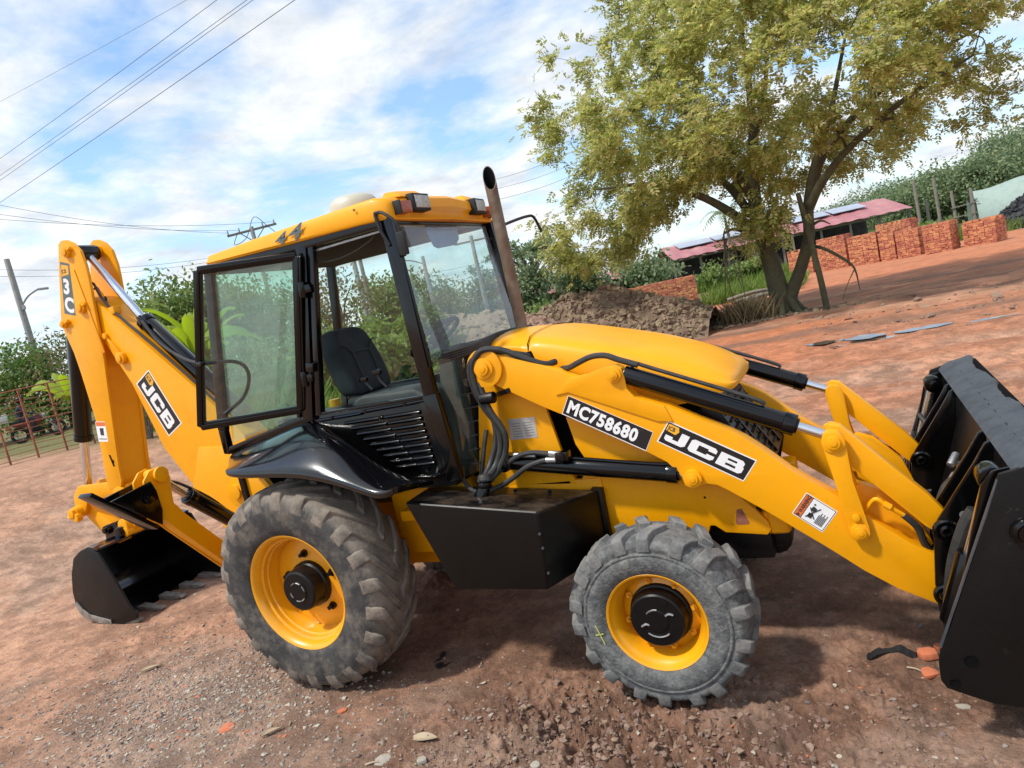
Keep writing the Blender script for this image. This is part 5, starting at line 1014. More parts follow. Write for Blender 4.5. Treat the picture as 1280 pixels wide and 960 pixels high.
strip('plastic_scrap', [(.66, -.68), (.72, -.70), (.75, -.68)], .028, 'small folded black plastic scrap on dirt beneath the tank', 'plastic scrap')

# ---------- puddles
def puddle(name, pts, wd):
    C_l = smooth_curve([(x, y, 0) for x, y in pts], 10); rows = []
    zmin = min(gz(p.x, p.y) for p in C_l)
    for i, p in enumerate(C_l):
        t = i/(len(C_l)-1); w = wd*(.25+.75*sin(pi*min(1, .05+t*.9)))*(.75+.45*vnoise(np.array([i*.35]), np.array([.5]), 5)[0]); z = gz(p.x, p.y)
        rows.append([(p.x, p.y-w, z), (p.x, p.y+w, z)])
    mb = MB(); lv_ = float(np.mean([r[0][2] for r in rows])); G_ = [[(a[0], a[1]+(c[1]-a[1])*t, .3*gz(a[0], a[1]+(c[1]-a[1])*t)+.7*lv_+.012) for t in np.linspace(0, 1, 7)] for a, c in rows]; mb.loft(G_); o = mb.build(name, 'water', smooth=60)
    return tag(o, kind='structure')
for pts, wd in (([(2.45, 11.42), (2.75, 11.38), (3.05, 11.34)], .22), ([(3.12, 11.36), (3.5, 11.3), (3.95, 11.24)], .26), ([(3.3, 11.0), (3.75, 10.95), (4.3, 11.0)], .16), ([(4.1, 11.3), (4.6, 11.33), (5.1, 11.42)], .20), ([(5.3, 11.4), (5.8, 11.45), (6.2, 11.5)], .12), ([(2.9, 10.55), (3.2, 10.5), (3.5, 10.52)], .09)):
    puddle('puddle', pts, wd)

# ---------- leaves
def unit(a): return a/np.maximum(1e-9, np.linalg.norm(a, axis=-1, keepdims=True))
def leaf_quads(C_l, L, Wd, droop=.3, d=None):
    n_ = len(C_l); a = rng.normal(size=(n_, 3)) if d is None else d+rng.normal(size=(n_, 3))*.45
    a[:, 2] -= droop; a = unit(a); up = rng.normal(size=(n_, 3))*.6+np.array([0, 0, 1.0]); b_ = unit(np.cross(a, up))
    L = np.asarray(L)*(.7+.6*rng.random(n_)); Wd = L*Wd
    L, Wd = L[:, None], Wd[:, None]
    nrm = np.cross(b_, a)
    V = np.stack([C_l, C_l+a*L*.45+b_*Wd*.5+nrm*L*.05, C_l+a*L, C_l+a*L*.45-b_*Wd*.5+nrm*L*.05], 1)
    return V.reshape(-1, 3), np.arange(n_*4).reshape(-1, 4)
def ball_pts(n_, shell=.5):
    d = unit(rng.normal(size=(n_, 3))); r = (shell+(1-shell)*rng.random(n_))[:, None]; return d*r
def tree(name, x, y, ztop, r, label, m='leaf_mid', n_=3200, leaf=.26, asp=1.0, trunk=.11, group=None, base=.18, cat='tree', bark='bark', squash=None, nclump=26):
    z0 = gz(x, y); H = max(1.0, ztop-z0); o = tag(empty(name, (x, y, z0)), label, cat, group)
    cz = H*(base+(1-base)*.5); rz = H*(1-base)*.5
    cc = ball_pts(nclump, .35)*np.array([r*.78, r*.78*asp, rz*.80])+np.array([0, 0, cz]); cr_ = np.array([r*.40, r*.40, min(rz, r)*.42])
    mb = MB(); mb.tube([(0, 0, -.2), (r*.04, 0, H*.25), (r*.02, r*.05, H*.55), (0, 0, H*.8)], [trunk, trunk*.8, trunk*.55, trunk*.2], 8, 3)
    for k in range(0, nclump, 2):
        c = cc[k]; s0 = H*(.22+.35*random.random()); mb.tube([(r*.03, 0, s0), (c[0]*.45, c[1]*.45, s0+(c[2]-s0)*.6), tuple(c)], [trunk*.4, trunk*.25, .015], 5, 3)
    mb.build('trunk', bark, o)
    k = rng.integers(0, nclump, n_); Cn = cc[k]+ball_pts(n_, .45)*cr_*(.7+.6*rng.random((n_, 1)))
    V, F_ = leaf_quads(Cn, leaf, .55, .35); fastmesh('crown', V, F_, m, o); return o
def bare_shrub(name, x, y, h, r, label, m='leaf_dry', n_=500, leaf=.10, group=None, cat='shrub'):
    z0 = gz(x, y); o = tag(empty(name, (x, y, z0)), label, cat, group); mb = MB(); tips = []
    for k in range(16):
        a = random.random()*2*pi; q = r*(.3+.7*random.random()); t = (cos(a)*q, sin(a)*q, h*(.55+.45*random.random())); mb.tube([(cos(a)*.05, sin(a)*.05, -.1), (t[0]*.4, t[1]*.4, t[2]*.6), t], [.025, .015, .004], 5, 3); tips += [(t[0]*u, t[1]*u, t[2]*(.3+.7*u)) for u in (.55, .75, .9, 1.0)]
    mb.build('stem', 'barkpale', o); T = np.array(tips)[rng.integers(0, len(tips), n_)]+rng.normal(size=(n_, 3))*r*.14
    V, F_ = leaf_quads(T, leaf, .5, .2); fastmesh('foliage', V, F_, m, o); return o
# the big spreading tree
BT = tag(empty('spreading_tree', (1.48, 19.5, gz(1.48, 19.5))), 'large spreading tree with olive yellow leaves and forked mossy trunk behind the bonnet', 'tree')
T0 = gz(1.48, 19.5)
limbs = [([(0, 0, -.25), (-.02, 0, .6), (-.10, .05, 1.5), (-.20, .0, 2.5), (-.30, .1, 3.4), (-.15, .2, 4.8), (.1, 0, 6.5), (.2, .1, 9.0)], [.42, .33, .28, .25, .22, .17, .12, .05]),
         ([(.12, -.05, -.2), (.30, -.05, .5), (.72, -.1, 1.3), (1.10, -.15, 2.2), (1.22, -.1, 3.1), (1.55, 0, 4.2), (2.2, .1, 5.6), (2.9, .2, 7.6)], [.24, .21, .19, .175, .16, .13, .09, .04]),
         ([(1.2, -.1, 3.0), (1.7, -.5, 3.7), (2.5, -.9, 4.4), (3.9, -1.4, 5.2), (5.6, -1.6, 5.8)], [.15, .13, .10, .07, .03]),
         ([(1.35, -.05, 3.5), (1.9, .4, 4.6), (3.0, .9, 5.6), (4.6, 1.3, 6.5), (6.4, 1.5, 7.0)], [.14, .12, .10, .06, .03]),
         ([(-.44, .05, 2.7), (-1.0, -.3, 3.5), (-1.9, -.6, 4.3), (-3.3, -.9, 5.0), (-5.0, -1.0, 5.3)], [.17, .14, .11, .08, .03]),
         ([(-.45, .1, 3.3), (-1.1, .5, 4.5), (-2.2, 1.0, 5.6), (-3.8, 1.3, 6.6)], [.15, .12, .09, .04]),
         ([(-.35, .15, 3.9), (-.9, -.6, 5.2), (-1.6, -1.3, 6.6), (-2.2, -1.8, 8.2)], [.14, .11, .08, .03]),
         ([(.0, .1, 5.5), (.6, -.8, 6.7), (1.0, -1.8, 8.0)], [.12, .08, .03])]
tb = MB()
nodes = []
for pts, rad in limbs:
    tb.tube(pts, rad, 12, 5)
    C_l = smooth_curve(pts, 5); nodes += [(p, max(.02, float(np.interp(i/(len(C_l)-1), np.linspace(0, 1, len(rad)), rad)))) for i, p in enumerate(C_l) if p.z > 2.6]
for a in (.3, 1.4, 2.4, 3.6, 4.7, 5.6): tb.tube([(.28*cos(a), .28*sin(a), .55), (.5*cos(a), .45*sin(a), .12), (.85*cos(a), .75*sin(a), -.12)], [.14, .12, .05], 8, 3)
cl = []
while len(cl) < 430:
    d = ball_pts(1, .42)[0]; p = Vector((1.05+d[0]*8.1, d[1]*6.2, 7.1+d[2]*4.7))
    low = 4.25-.16*p.y*(p.y < 0) if p.x > -2.6 else (2.6 if p.x < -5.0 else 3.7)
    if p.x > 4.5: low = 4.5
    if p.z < low or (p.x-1)**2/66+((p.z-7.1)/4.9)**2 > 1.0 and p.x > -4: continue
    if -2.6 < p.x < -.6 and p.z < 4.6-.1*p.y: continue
    if abs(p.x) < 1.2 and p.z < 4.2 and p.y < -2: continue
    cl.append(p)
for k in range(28):       # hanging skirt on the left side
    cl.append(Vector((random.uniform(-6.9, -4.6), random.uniform(-3.0, 3.0), random.uniform(3.0, 4.7))))
for k in range(9): cl.append(Vector((random.uniform(-.9, .4), random.uniform(-1.0, -.5), random.uniform(2.2, 4.2))))
A_p = np.array([q[:] for q, _ in nodes]); A_r = [r for _, r in nodes]     # twigs grow from the nearest limb or finished twig
Ca = np.array([c[:] for c in cl]); order = np.argsort(np.linalg.norm(Ca[:, None]-A_p[None], axis=-1).min(1))
for ci in order:
    c = Ca[ci]; w_ = np.linalg.norm(A_p-c, axis=1)+.30*np.maximum(0, A_p[:, 2]-c[2])*(ci < len(cl)-37); k = int(np.argmin(w_)); q = Vector(A_p[k]); c = Vector(c)
    midp = q.lerp(c, .5)+Vector((random.uniform(-.2, .2), random.uniform(-.2, .2), .15)); r0 = min(A_r[k]*.6, .05); tb.tube([q, midp, c], [r0, r0*.7, max(.007, r0*.4)], 5, 3)
    A_p = np.vstack([A_p, [c[:], midp[:]]]); A_r += [max(.014, r0*.55), max(.016, r0*.75)]
tb.build('trunk', 'bark', BT, smooth=60)
Cl = np.array([c[:] for c in cl]); NL = 21000
k = rng.integers(0, len(Cl), NL); base_ = Cl[k]+ball_pts(NL, .0)*np.array([.92, .92, .66])*(.5+.7*rng.random((NL, 1)))
dirv = unit(base_-np.array([1.0, 0, 5.5]))*.6+rng.normal(size=(NL, 3))*.55; dirv[:, 2] -= .30; dirv = unit(dirv)
side_ = unit(np.cross(dirv, np.array([0, 0, 1.0])+rng.normal(size=(NL, 3))*.35)); LL = .26+.16*rng.random(NL)
VV = []
for t in (.22, .42, .62, .80):
    for s in (-1, 1):
        o_ = base_+dirv*(LL*t)[:, None]; o_[:, 2] -= .16*LL*t*t; a = unit(dirv*.55+side_*s*.85+rng.normal(size=(NL, 3))*.16); wv = unit(np.cross(a, np.cross(dirv, side_)+rng.normal(size=(NL, 3))*.3)); l_ = (LL*(.42-.12*abs(t-.45)))[:, None]
        VV.append(np.stack([o_, o_+a*l_*.45+wv*l_*.25, o_+a*l_, o_+a*l_*.45-wv*l_*.25], 1))
o_ = base_+dirv*(LL*.92)[:, None]; o_[:, 2] -= .16*LL*.85; wv = side_; l_ = (LL*.34)[:, None]; VV.append(np.stack([o_, o_+dirv*l_*.45+wv*l_*.19, o_+dirv*l_, o_+dirv*l_*.45-wv*l_*.19], 1))
V = np.stack(VV, 1).reshape(-1, 3)
fastmesh('crown', V, np.arange(len(V)).reshape(-1, 4), 'leaf_tree', BT)
# moss, hanging bare branches
hb = MB()
for x0, y0_, z0, x1, z1 in ((-1.25, -.9, 2.9, -1.55, .9), (-1.30, -.9, 2.8, -1.0, 1.1), (-1.2, -.9, 2.7, -1.75, 1.3), (-1.2, -.9, 2.5, -1.3, .75), (-1.0, -.9, 2.4, -.95, .8)):
    hb = MB().tube([(x0, y0_, z0), ((x0+x1)/2+random.uniform(-.12, .12), y0_-.1, (z0+z1)/2), (x1, y0_-.05, z1)], [.030, .022, .012], 6, 4); hb.build('bare_branch', 'bark', BT)
hb = MB().tube([(-.5, -.3, 2.6), (-.9, -.7, 2.95), (-1.25, -.9, 2.9)], [.06, .05, .035], 7, 4); hb.build('bare_branch', 'bark', BT)
hb = MB().tube([(1.1, -.1, 1.95), (1.5, -.5, 1.75), (1.95, -.6, 1.35), (2.2, -.7, 1.0), (2.25, -.7, .35)], [.055, .05, .045, .03, .012], 7, 4).tube([(2.2, -.7, 1.0), (1.95, -.75, .6), (1.75, -.7, .15)], [.02, .012, .008], 5, 3); hb.build('bare_branch', 'bark', BT); hb = MB().tube([(1.15, -.1, 2.5), (1.5, -.3, 2.62), (1.75, -.4, 2.45)], [.05, .04, .015], 6, 3)
hb.build('bare_branch', 'bark', BT)
o = tag(MB().tube([(2.78, 18.9, gz(2.78, 18.9)-.2), (2.72, 18.9, 1.0), (2.60, 18.9, 2.4), (2.5, 18.95, 3.6)], [.10, .09, .085, .07], 10, 4).build('wooden_post', 'bark'), 'leaning pale tree post standing right of the forked mossy trunk', 'post')
# dead grass tuft and stumps at the foot of the tree
def blades(n_, P, h, w, lean=.35):
    z = ground_z(P[:, 0], P[:, 1], False); a = rng.random(n_)*2*pi; d = np.stack([np.cos(a), np.sin(a), np.zeros(n_)], -1); hh = (h*(.5+.7*rng.random(n_)))[:, None]; b0 = np.stack([P[:, 0], P[:, 1], z-.03], -1)
    tip = b0+d*hh*lean*rng.random((n_, 1))*1.6+np.array([0, 0, 1.0])*hh; s_ = np.stack([-np.sin(a+.7), np.cos(a+.7), np.zeros(n_)], -1)*w*.5; md = b0*.45+tip*.55+np.array([0, 0, .08])*hh
    return np.stack([b0-s_, b0+s_, md+s_*.8, tip], 1).reshape(-1, 3), np.arange(n_*4).reshape(-1, 4)
V, F_ = blades(900, scatter(900, .45, 19.1, .35, .3), .75, .03, .5); o = fastmesh('dry_grass_tuft', V, F_, 'drygrass'); tag(o, 'tuft of dead straw coloured grass left of the big tree trunk', 'grass tuft')
for x, y, h, lb in ((.15, 18.9, .55, 'short broken stump at the left of the dead grass tuft'), (.95, 19.0, .7, 'thin broken stump between dead grass tuft and big trunk'), (.55, 18.8, .45, 'low grey stump in the middle of the dead grass tuft')):
    tag(MB().cyl((x, y, gz(x, y)-.1), (x-.08, y, gz(x, y)+h), .07, .05, 9).build('stump', 'barkpale', bevel=.01), lb, 'stump')
V, F_ = rocks(np.concatenate([scatter(160, 2.2, 18.9, .8, .3), scatter(120, .6, 18.5, .7, .3)]), .03+.09*rng.random(280)**2, flat=.6, jit=.45); tag(fastmesh('leaf_litter', V, F_, 'soil'), kind='stuff')

# ---------- heaps
def heap(name, x, y, rx, ry, h, label, m, nclod, csz, cat, peaks=((0, 0, 1.0),), sub='clods', lump=.30, g=130):
    z0 = gz(x, y); o = tag(empty(name, (x, y, z0)), label, cat)
    u = np.linspace(-1.05, 1.05, g); U_x, U_y = np.meshgrid(u, u)
    def hh(a, c):
        q = np.zeros_like(a)
        for px_, py_, s in peaks: q = np.maximum(q, s*np.clip(1-np.hypot(a-px_, c-py_)**1.25, 0, 1))
        X, Y_ = a*rx+x, c*ry+y
        b1 = np.abs(vnoise(X*1.5, Y_*1.5, 13)-.5)*2; b2 = np.abs(vnoise(X*3.6+3, Y_*3.6, 14)-.5)*2; b3 = vnoise(X*8, Y_*8, 15)
        return h*q*(.82+.3*(fbm(a*2+x, c*2+y, 3, 12)-.3)) + lump*np.minimum(1, q*4)*((.55-b1)*.5+(.5-b2)*.38+(b3-.5)*.28) - .08
    Zz = hh(U_x, U_y); V = np.stack([U_x*rx, U_y*ry, Zz], -1).reshape(-1, 3); i = np.arange(g-1)[:, None]*g; j = np.arange(g-1)[None]; F_ = np.stack([i+j, i+j+1, i+g+j+1, i+g+j], -1).reshape(-1, 4)
    fastmesh('heap_body', V, F_, m, o, smooth=False)
    pu = rng.uniform(-1, 1, (nclod*3, 2)); zz = hh(pu[:, 0], pu[:, 1]); ok = zz > .02; pu, zz = pu[ok][:nclod], zz[ok][:nclod]
    Pn = np.c_[pu[:, 0]*rx, pu[:, 1]*ry, zz]; V, F_ = rocks(Pn, csz*(.15+1.0*rng.random(len(Pn))**3.5), flat=.85, jit=.75, sink=.5); tag(fastmesh(sub, V, F_, m, o), kind='stuff'); return o
heap('soil_heap', -4.0, 18.4, 3.4, 2.2, 2.35, 'long heap of broken brown clay clods behind the bonnet', 'soil', 7000, .105, 'soil heap', peaks=((-.62, 0, .85), (-.30, 0, 1.0), (.02, .05, .98), (.34, .1, .78), (.64, 0, .46)))
M['paleearth'] = mat('pale_pinkish_earth', (.34, .215, .15), .95, scale=2, c2=(.27, .20, .12), bump=.8, bscale=10, island=.2)
heap('earth_bank', -8.2, 15.2, 3.4, 2.0, 1.9, 'pale pinkish earth bank seen through the cab windows', 'paleearth', 1500, .09, 'earth bank', peaks=((0, 0, 1), (-.45, 0, .7), (.4, 0, .85)))
heap('coal_heap', 15.0, 49.5, 3.9, 3.0, 2.6, 'black coal heap before the green tarpaulin shelter', 'coal', 3500, .16, 'coal heap', sub='lumps', g=80)
V, F_ = rocks(np.concatenate([scatter(120, -1.0, 20.4, .9, .5), scatter(60, -.2, 19.8, .5, .3)]), .06+.16*rng.random(180)**2, flat=.55, jit=.4); M['rubble'] = mat('grey_rubble', (.30, .25, .20), .9, scale=5, var=.2, bump=.5, island=.35); tag(fastmesh('rubble', V, F_, 'rubble'), kind='stuff')
V, F_ = rocks(np.stack([rng.uniform(2, 12, 260), rng.normal(14.5, 1.6, 260)], -1), .02+.07*rng.random(260)**2.5, flat=.6, jit=.6); tag(fastmesh('mud_clods', V, F_, 'clod'), kind='stuff')

# ---------- brick stacks
def brick_stack(x, y, L, Wd, H, rz, label, ragged=0, nb=(.26, .115, .16)):
    z0 = gz(x, y); o = tag(empty('brick_stack', (x, y, z0)), label, 'brick stack', 'stacks of fired clay bricks across the yard'); o.rotation_euler.z = rz
    bl, bh_, bw = nb; nz = max(1, int(H/bh_)); Vs = []
    def brick(cx, cy, cz, lx, ly, lz):
        j = rng.normal(size=3)*.008; h = np.array([[-1, -1, -1], [1, -1, -1], [1, 1, -1], [-1, 1, -1], [-1, -1, 1], [1, -1, 1], [1, 1, 1], [-1, 1, 1]])*np.array([lx, ly, lz])/2; a = rng.normal()*.03; c, s = cos(a), sin(a)
        h = np.stack([h[:, 0]*c-h[:, 1]*s, h[:, 0]*s+h[:, 1]*c, h[:, 2]], -1); Vs.append(h+np.array([cx, cy, cz])+j)
    for k in range(nz):
        lx, ly = (bl, bw) if k % 2 == 0 else (bw, bl); nx, ny = max(1, round(L/lx)), max(1, round(Wd/ly)); sx_, sy_ = L/nx, Wd/ny
        for i in range(nx):
            for j in range(ny):
                if 0 < i < nx-1 and 0 < j < ny-1 and k < nz-1: continue
                if k >= nz-ragged and random.random() < .45: continue
                brick(-L/2+sx_*(i+.5), -Wd/2+sy_*(j+.5), bh_*(k+.5), sx_*.93, sy_*.93, bh_*.92)
    V = np.array(Vs).reshape(-1, 3); f = np.array([[0, 3, 2, 1], [4, 5, 6, 7], [0, 1, 5, 4], [1, 2, 6, 5], [2, 3, 7, 6], [3, 0, 4, 7]]); F_ = (f[None]+(np.arange(len(Vs))*8)[:, None, None]).reshape(-1, 4)
    tag(fastmesh('bricks', V, F_, 'brick', o), kind='stuff'); return o
brick_stack(-6.3, 34.7, 4.5, 1.6, 1.72, .30, 'broad brick stack standing behind the brown soil heap', 1)
brick_stack(-10.0, 33.8, 2.2, 1.4, 1.5, .30, 'smaller brick stack at left of the broad one behind the soil heap', 1)
for x, y, L, H, rz, lb, rg in ((9.95, 38.2, 1.75, 1.35, -.55, 'rightmost orange brick stack standing apart before the coal heap', 1), (8.1, 38.4, 1.5, 1.55, -.45, 'second brick stack from the right at the yard edge', 0), (6.95, 40.2, 1.4, 1.55, -.5, 'third brick stack from the right end of the row', 0), (6.0, 41.2, 1.0, 1.75, -.5, 'narrow brick stack in the middle of the row, slightly taller', 1), (4.75, 42.0, 1.9, 1.8, -.4, 'dark weathered brick stack just right of the leaning post', 0), (3.1, 43.4, 2.0, 2.0, -.4, 'wide brick stack seen between leaning post and its right neighbour', 1), (1.2, 44.5, 1.8, 1.7, -.4, 'brick stack half hidden behind the big forked trunk', 1)):
    brick_stack(x, y, L*.86, 1.2, H, rz, lb, rg)
brick_stack(6.6, 44.6, 2.0, 1.2, 2.15, -.45, 'back row brick stack rising over the front stacks', 1)

# ---------- sheds
def shed(name, A, B_, eave, ridge, dep, label, posts, panels, roofm='shedroof'):
    A, B_ = Vector((*A, 0)), Vector((*B_, 0)); u = (B_-A).normalized(); v = Vector((-u.y, u.x, 0)); L = (B_-A).length; z0 = (gz(A.x, A.y)+gz(B_.x, B_.y))/2; o = tag(empty(name, (A.x, A.y, 0)), label, 'shed')
    def P(a, d, z): p = A*0+u*a+v*d; return (p.x, p.y, z)
    n_ = max(4, int(L/1.1)); rf_ = MB(); 
    prof = []
    for i in range(n_*4+1):
        a = L*i/(n_*4); prof.append((a, .05 if i % 4 in (1, 2) else 0))
    rf_.loft([[P(a, -.6, eave+w) for a, w in prof], [P(a, dep/2, ridge+w) for a, w in prof], [P(a, dep+.6, eave+w) for a, w in prof]]); roof_ = rf_.build('roof', roofm, o, solid=.03, smooth=None)
    for a0, a1 in panels: MB().hexa([P(a0, dep*.22, eave+(ridge-eave)*.58+.13), P(a1, dep*.22, eave+(ridge-eave)*.58+.13), P(a1, dep*.45, eave+(ridge-eave)*.93+.12), P(a0, dep*.45, eave+(ridge-eave)*.93+.12)], [P(a0, dep*.22, eave+(ridge-eave)*.58+.18), P(a1, dep*.22, eave+(ridge-eave)*.58+.18), P(a1, dep*.45, eave+(ridge-eave)*.93+.17), P(a0, dep*.45, eave+(ridge-eave)*.93+.17)]).build('roof_panel', 'panel', roof_, smooth=None)
    for i in range(posts):
        a = L*(i+.02)/(posts-.96) if posts > 1 else L/2
        for d in (0, dep): p = P(a, d, 0); MB().bar((p[0], p[1], z0-.5), (p[0], p[1], eave-.02), .18, .18, (1, 0, 0)).build('post', 'wood', o)
    MB().bar(P(0, 0, eave-.15), P(L, 0, eave-.15), .12, .22, (0, 0, 1)).build('eave_beam', 'wood', o)
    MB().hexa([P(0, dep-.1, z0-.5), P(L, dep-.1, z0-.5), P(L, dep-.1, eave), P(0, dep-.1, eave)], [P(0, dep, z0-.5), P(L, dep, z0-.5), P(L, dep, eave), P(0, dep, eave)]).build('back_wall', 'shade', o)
    for i in range(3):
        a = L*(.15+.3*i); MB().prism([(0, 0), (1, 0)], 0, 1) if 0 else MB().hexa([P(a, dep*.5, z0-.4), P(a+L*.14, dep*.5, z0-.4), P(a+L*.14, dep*.5, z0+1.2), P(a, dep*.5, z0+1.2)], [P(a, dep*.8, z0-.4), P(a+L*.14, dep*.8, z0-.4), P(a+L*.14, dep*.8, z0+1.2), P(a, dep*.8, z0+1.2)]).build('stored_bricks', 'soil', o)
    return o
shed('drying_shed', (-9.3, 54.6), (-.8, 58.3), 2.85, 4.15, 9, 'long open shed with a pink sheet roof left of the big tree', 5, [(1.2, 4.2), (4.4, 7.6)])
shed('drying_shed', (-.1, 58.7), (8.8, 61.8), 2.8, 4.2, 9, 'open shed with a deep pink roof right of the big tree', 5, [(.8, 4.0), (4.2, 7.0)])
shed('low_shed', (-17.4, 43.4), (-11.4, 46.2), 2.35, 3.0, 6, 'low pink roofed shed just visible over the soil heap', 3, [])
# tarpaulin shelter
o = tag(empty('tarp_shelter', (14.5, 56, gz(14.5, 56))), 'grey green tarpaulin shelter at the right edge of the yard', 'shelter'); z0 = gz(14.5, 56)
rows = []
for i in range(13):
    a = -2.2+i*.6; rows.append([(a, -1.5+.08*sin(i*1.3), -.2), (a, -1.3+.1*sin(i*2.1), 1.3-.06*(i % 3)), (a+.05, -.6, 2.2+.05*sin(i*1.7)), (a, .8, 2.95+.12*i*.3-.1*sin(i*.9)), (a, 3.0, 2.5), (a, 3.6, -.2)])
mb = MB(); mb.loft(rows); mb.build('tarpaulin', 'tarp', o, solid=.02, smooth=50)
for x in (-2.2, 1.4, 5.0): MB().cyl((x, .8, -.3), (x, .8, 3.0), .06, n=8).build('support_pole', 'wood', o)
# wooden fence posts near the hill
for x, y, zt, lb in ((8.88, 55.67, 4.67, 'tall bleached post left of its twin at the foot of the hill'), (10.11, 55.55, 4.49, 'tall bleached post right of its twin at the foot of the hill'), (11.06, 55.43, 3.3, 'shorter bleached post nearer the tarpaulin shelter'), (12.19, 55.28, 3.2, 'thick pale post beside the tarpaulin shelter'), (9.55, 56.5, 3.0, 'short thin post between the two tall bleached posts')):
    tag(MB().cyl((x, y, gz(x, y)-.3), (x-.08, y, zt), .13 if 'thick' not in lb else .2, .10, 9).build('bleached_post', 'wood'), lb, 'post')
tag(MB().bar((10.8, 55.3, 2.05), (12.5, 55.1, 2.15), .07, .07, (0, 0, 1)).bar((10.8, 55.3, 1.35), (12.5, 55.1, 1.4), .07, .07, (0, 0, 1)).build('rail', 'wood'), 'pale wooden rail between the posts by the tarpaulin', 'rail')
for k, (x, y, a, lb) in enumerate(((-.3, 28.4, .3, 'upper pale pole on the timber pile behind the tree'), (-.1, 28.8, .1, 'middle pale pole on the timber pile behind the tree'), (.3, 28.2, .5, 'front pale pole of the timber pile behind the tree'))):
    z = gz(x, y)+.1+.1*(k == 0)*2; tag(MB().tube([(x-1.2*cos(a), y-1.2*sin(a), z), (x, y, z+.12), (x+1.2*cos(a), y+1.2*sin(a), z+.02)], .08, 8, 3).build('timber_pole', 'wood'), lb, 'pole')

# ---------- trees
tg = 'dense trees along the left edge of the yard'
L_ = [('leafy_tree', -30.9, 14.4, 5.9, 2.9, 'rounded green tree beside the street lamp at the left edge', 'leaf_dark', .22), ('leafy_tree', -31.1, 11.3, 5.9, 2.9, 'green tree cut by the left picture edge', 'leaf_mid', .22), ('thin_tree', -25.5, 13.8, 6.2, 2.3, 'thin half bare tree between street lamp and dipper', 'leaf_dry', .16), ('leafy_tree', -29.5, 15.0, 3.3, 1.9, 'dark bushy tree behind the rusty fence', 'leaf_dark', .2),
      ('leafy_tree', -26.2, 16.4, 6.5, 2.2, 'dark tree directly behind the dipper', 'leaf_dark', .26), ('leafy_tree', -23.5, 16.7, 6.9, 2.6, 'tall green tree behind the chrome dipper rod', 'leaf_mid', .24), ('leafy_tree', -24.1, 19.1, 7.2, 2.5, 'tallest green tree left of the open door glass', 'leaf_mid', .24), ('leafy_tree', -22.8, 20.6, 7.0, 2.6, 'green tree seen through the left half of the door glass', 'leaf_mid', .24), ('leafy_tree', -22.8, 23.4, 6.9, 2.7, 'green tree seen through the right half of the door glass', 'leaf_dark', .24),
      ('brown_tree', -13.0, 15.6, 5.6, 1.9, 'brownish sparse tree seen behind the driver seat through the cab', 'leaf_dry', .16), ('leafy_tree', -19.0, 26.6, 5.7, 2.8, 'green tree seen through the cab above the seat backrest', 'leaf_mid', .26), ('leafy_tree', -17.2, 27.8, 5.6, 2.8, 'green tree seen through the cab beside the front pillar', 'leaf_mid', .26), ('pale_tree', -17.0, 32.6, 5.0, 3.3, 'pale green tree seen through the left of the windscreen', 'leaf_far', .28), ('pale_tree', -14.4, 34.0, 4.8, 2.6, 'pale green tree seen through the right of the windscreen', 'leaf_far', .28)]
for nm, x, y, zt, r, lb, m_, lf in L_: tree(nm, x, y, zt, r, lb, m_, n_=(1500 if m_ == 'leaf_dry' else 4200), leaf=lf, base=.12, trunk=.12)
def umbrella(x, y, zt, r, label):
    z0 = gz(x, y); H = zt-z0; o = tag(empty('umbrella_tree', (x, y, z0)), label, 'tree'); mb = MB(); cs = []
    mb.tube([(0, 0, -.2), (.1, 0, H*.35), (.0, .1, H*.6)], [.18, .14, .12], 8, 3)
    for k in range(44):
        a = random.random()*2*pi; q = r*random.random()**.6; c = Vector((cos(a)*q, sin(a)*q, H*(.95-.20*(q/r)**2-.16*random.random()))); cs.append(c); mb.tube([(0, .1, H*(.45+.15*random.random())), (c.x*.5, c.y*.5, c.z-.10*H-.1), c], [.06, .045, .012], 5, 3)
    mb.build('trunk', 'barkpale', o); n_ = 4200; c_ = np.array([c[:] for c in cs]); P_ = c_[rng.integers(0, len(cs), n_)]+ball_pts(n_, .2)*np.array([.8, .8, .26]); V, F_ = leaf_quads(P_, .22, .5, .1); fastmesh('crown', V, F_, 'leaf_far', o)
umbrella(-14.6, 37.2, 6.5, 4.0, 'flat topped umbrella tree right of the exhaust pipe')
for nm, x, y, zt, r, lb in (('far_tree', -12.7, 41.2, 5.2, 2.6, 'green tree below the left branches of the big tree'), ('far_tree', -9.9, 48.0, 3.9, 3.3, 'low green tree behind the soil heap'), ('far_tree', -11.8, 50.0, 3.9, 2.4, 'low bushy tree at the left end of the long pink shed'), ('far_tree', -5.3, 74, 5.6, 3.3, 'tree rising behind the long pink shed roof'), ('far_tree', -16.6, 47, 4.2, 2.6, 'green tree behind the low pink roofed shed')): tree(nm, x, y, zt, r, lb, 'leaf_far', 2600, .36, base=.1, nclump=22)
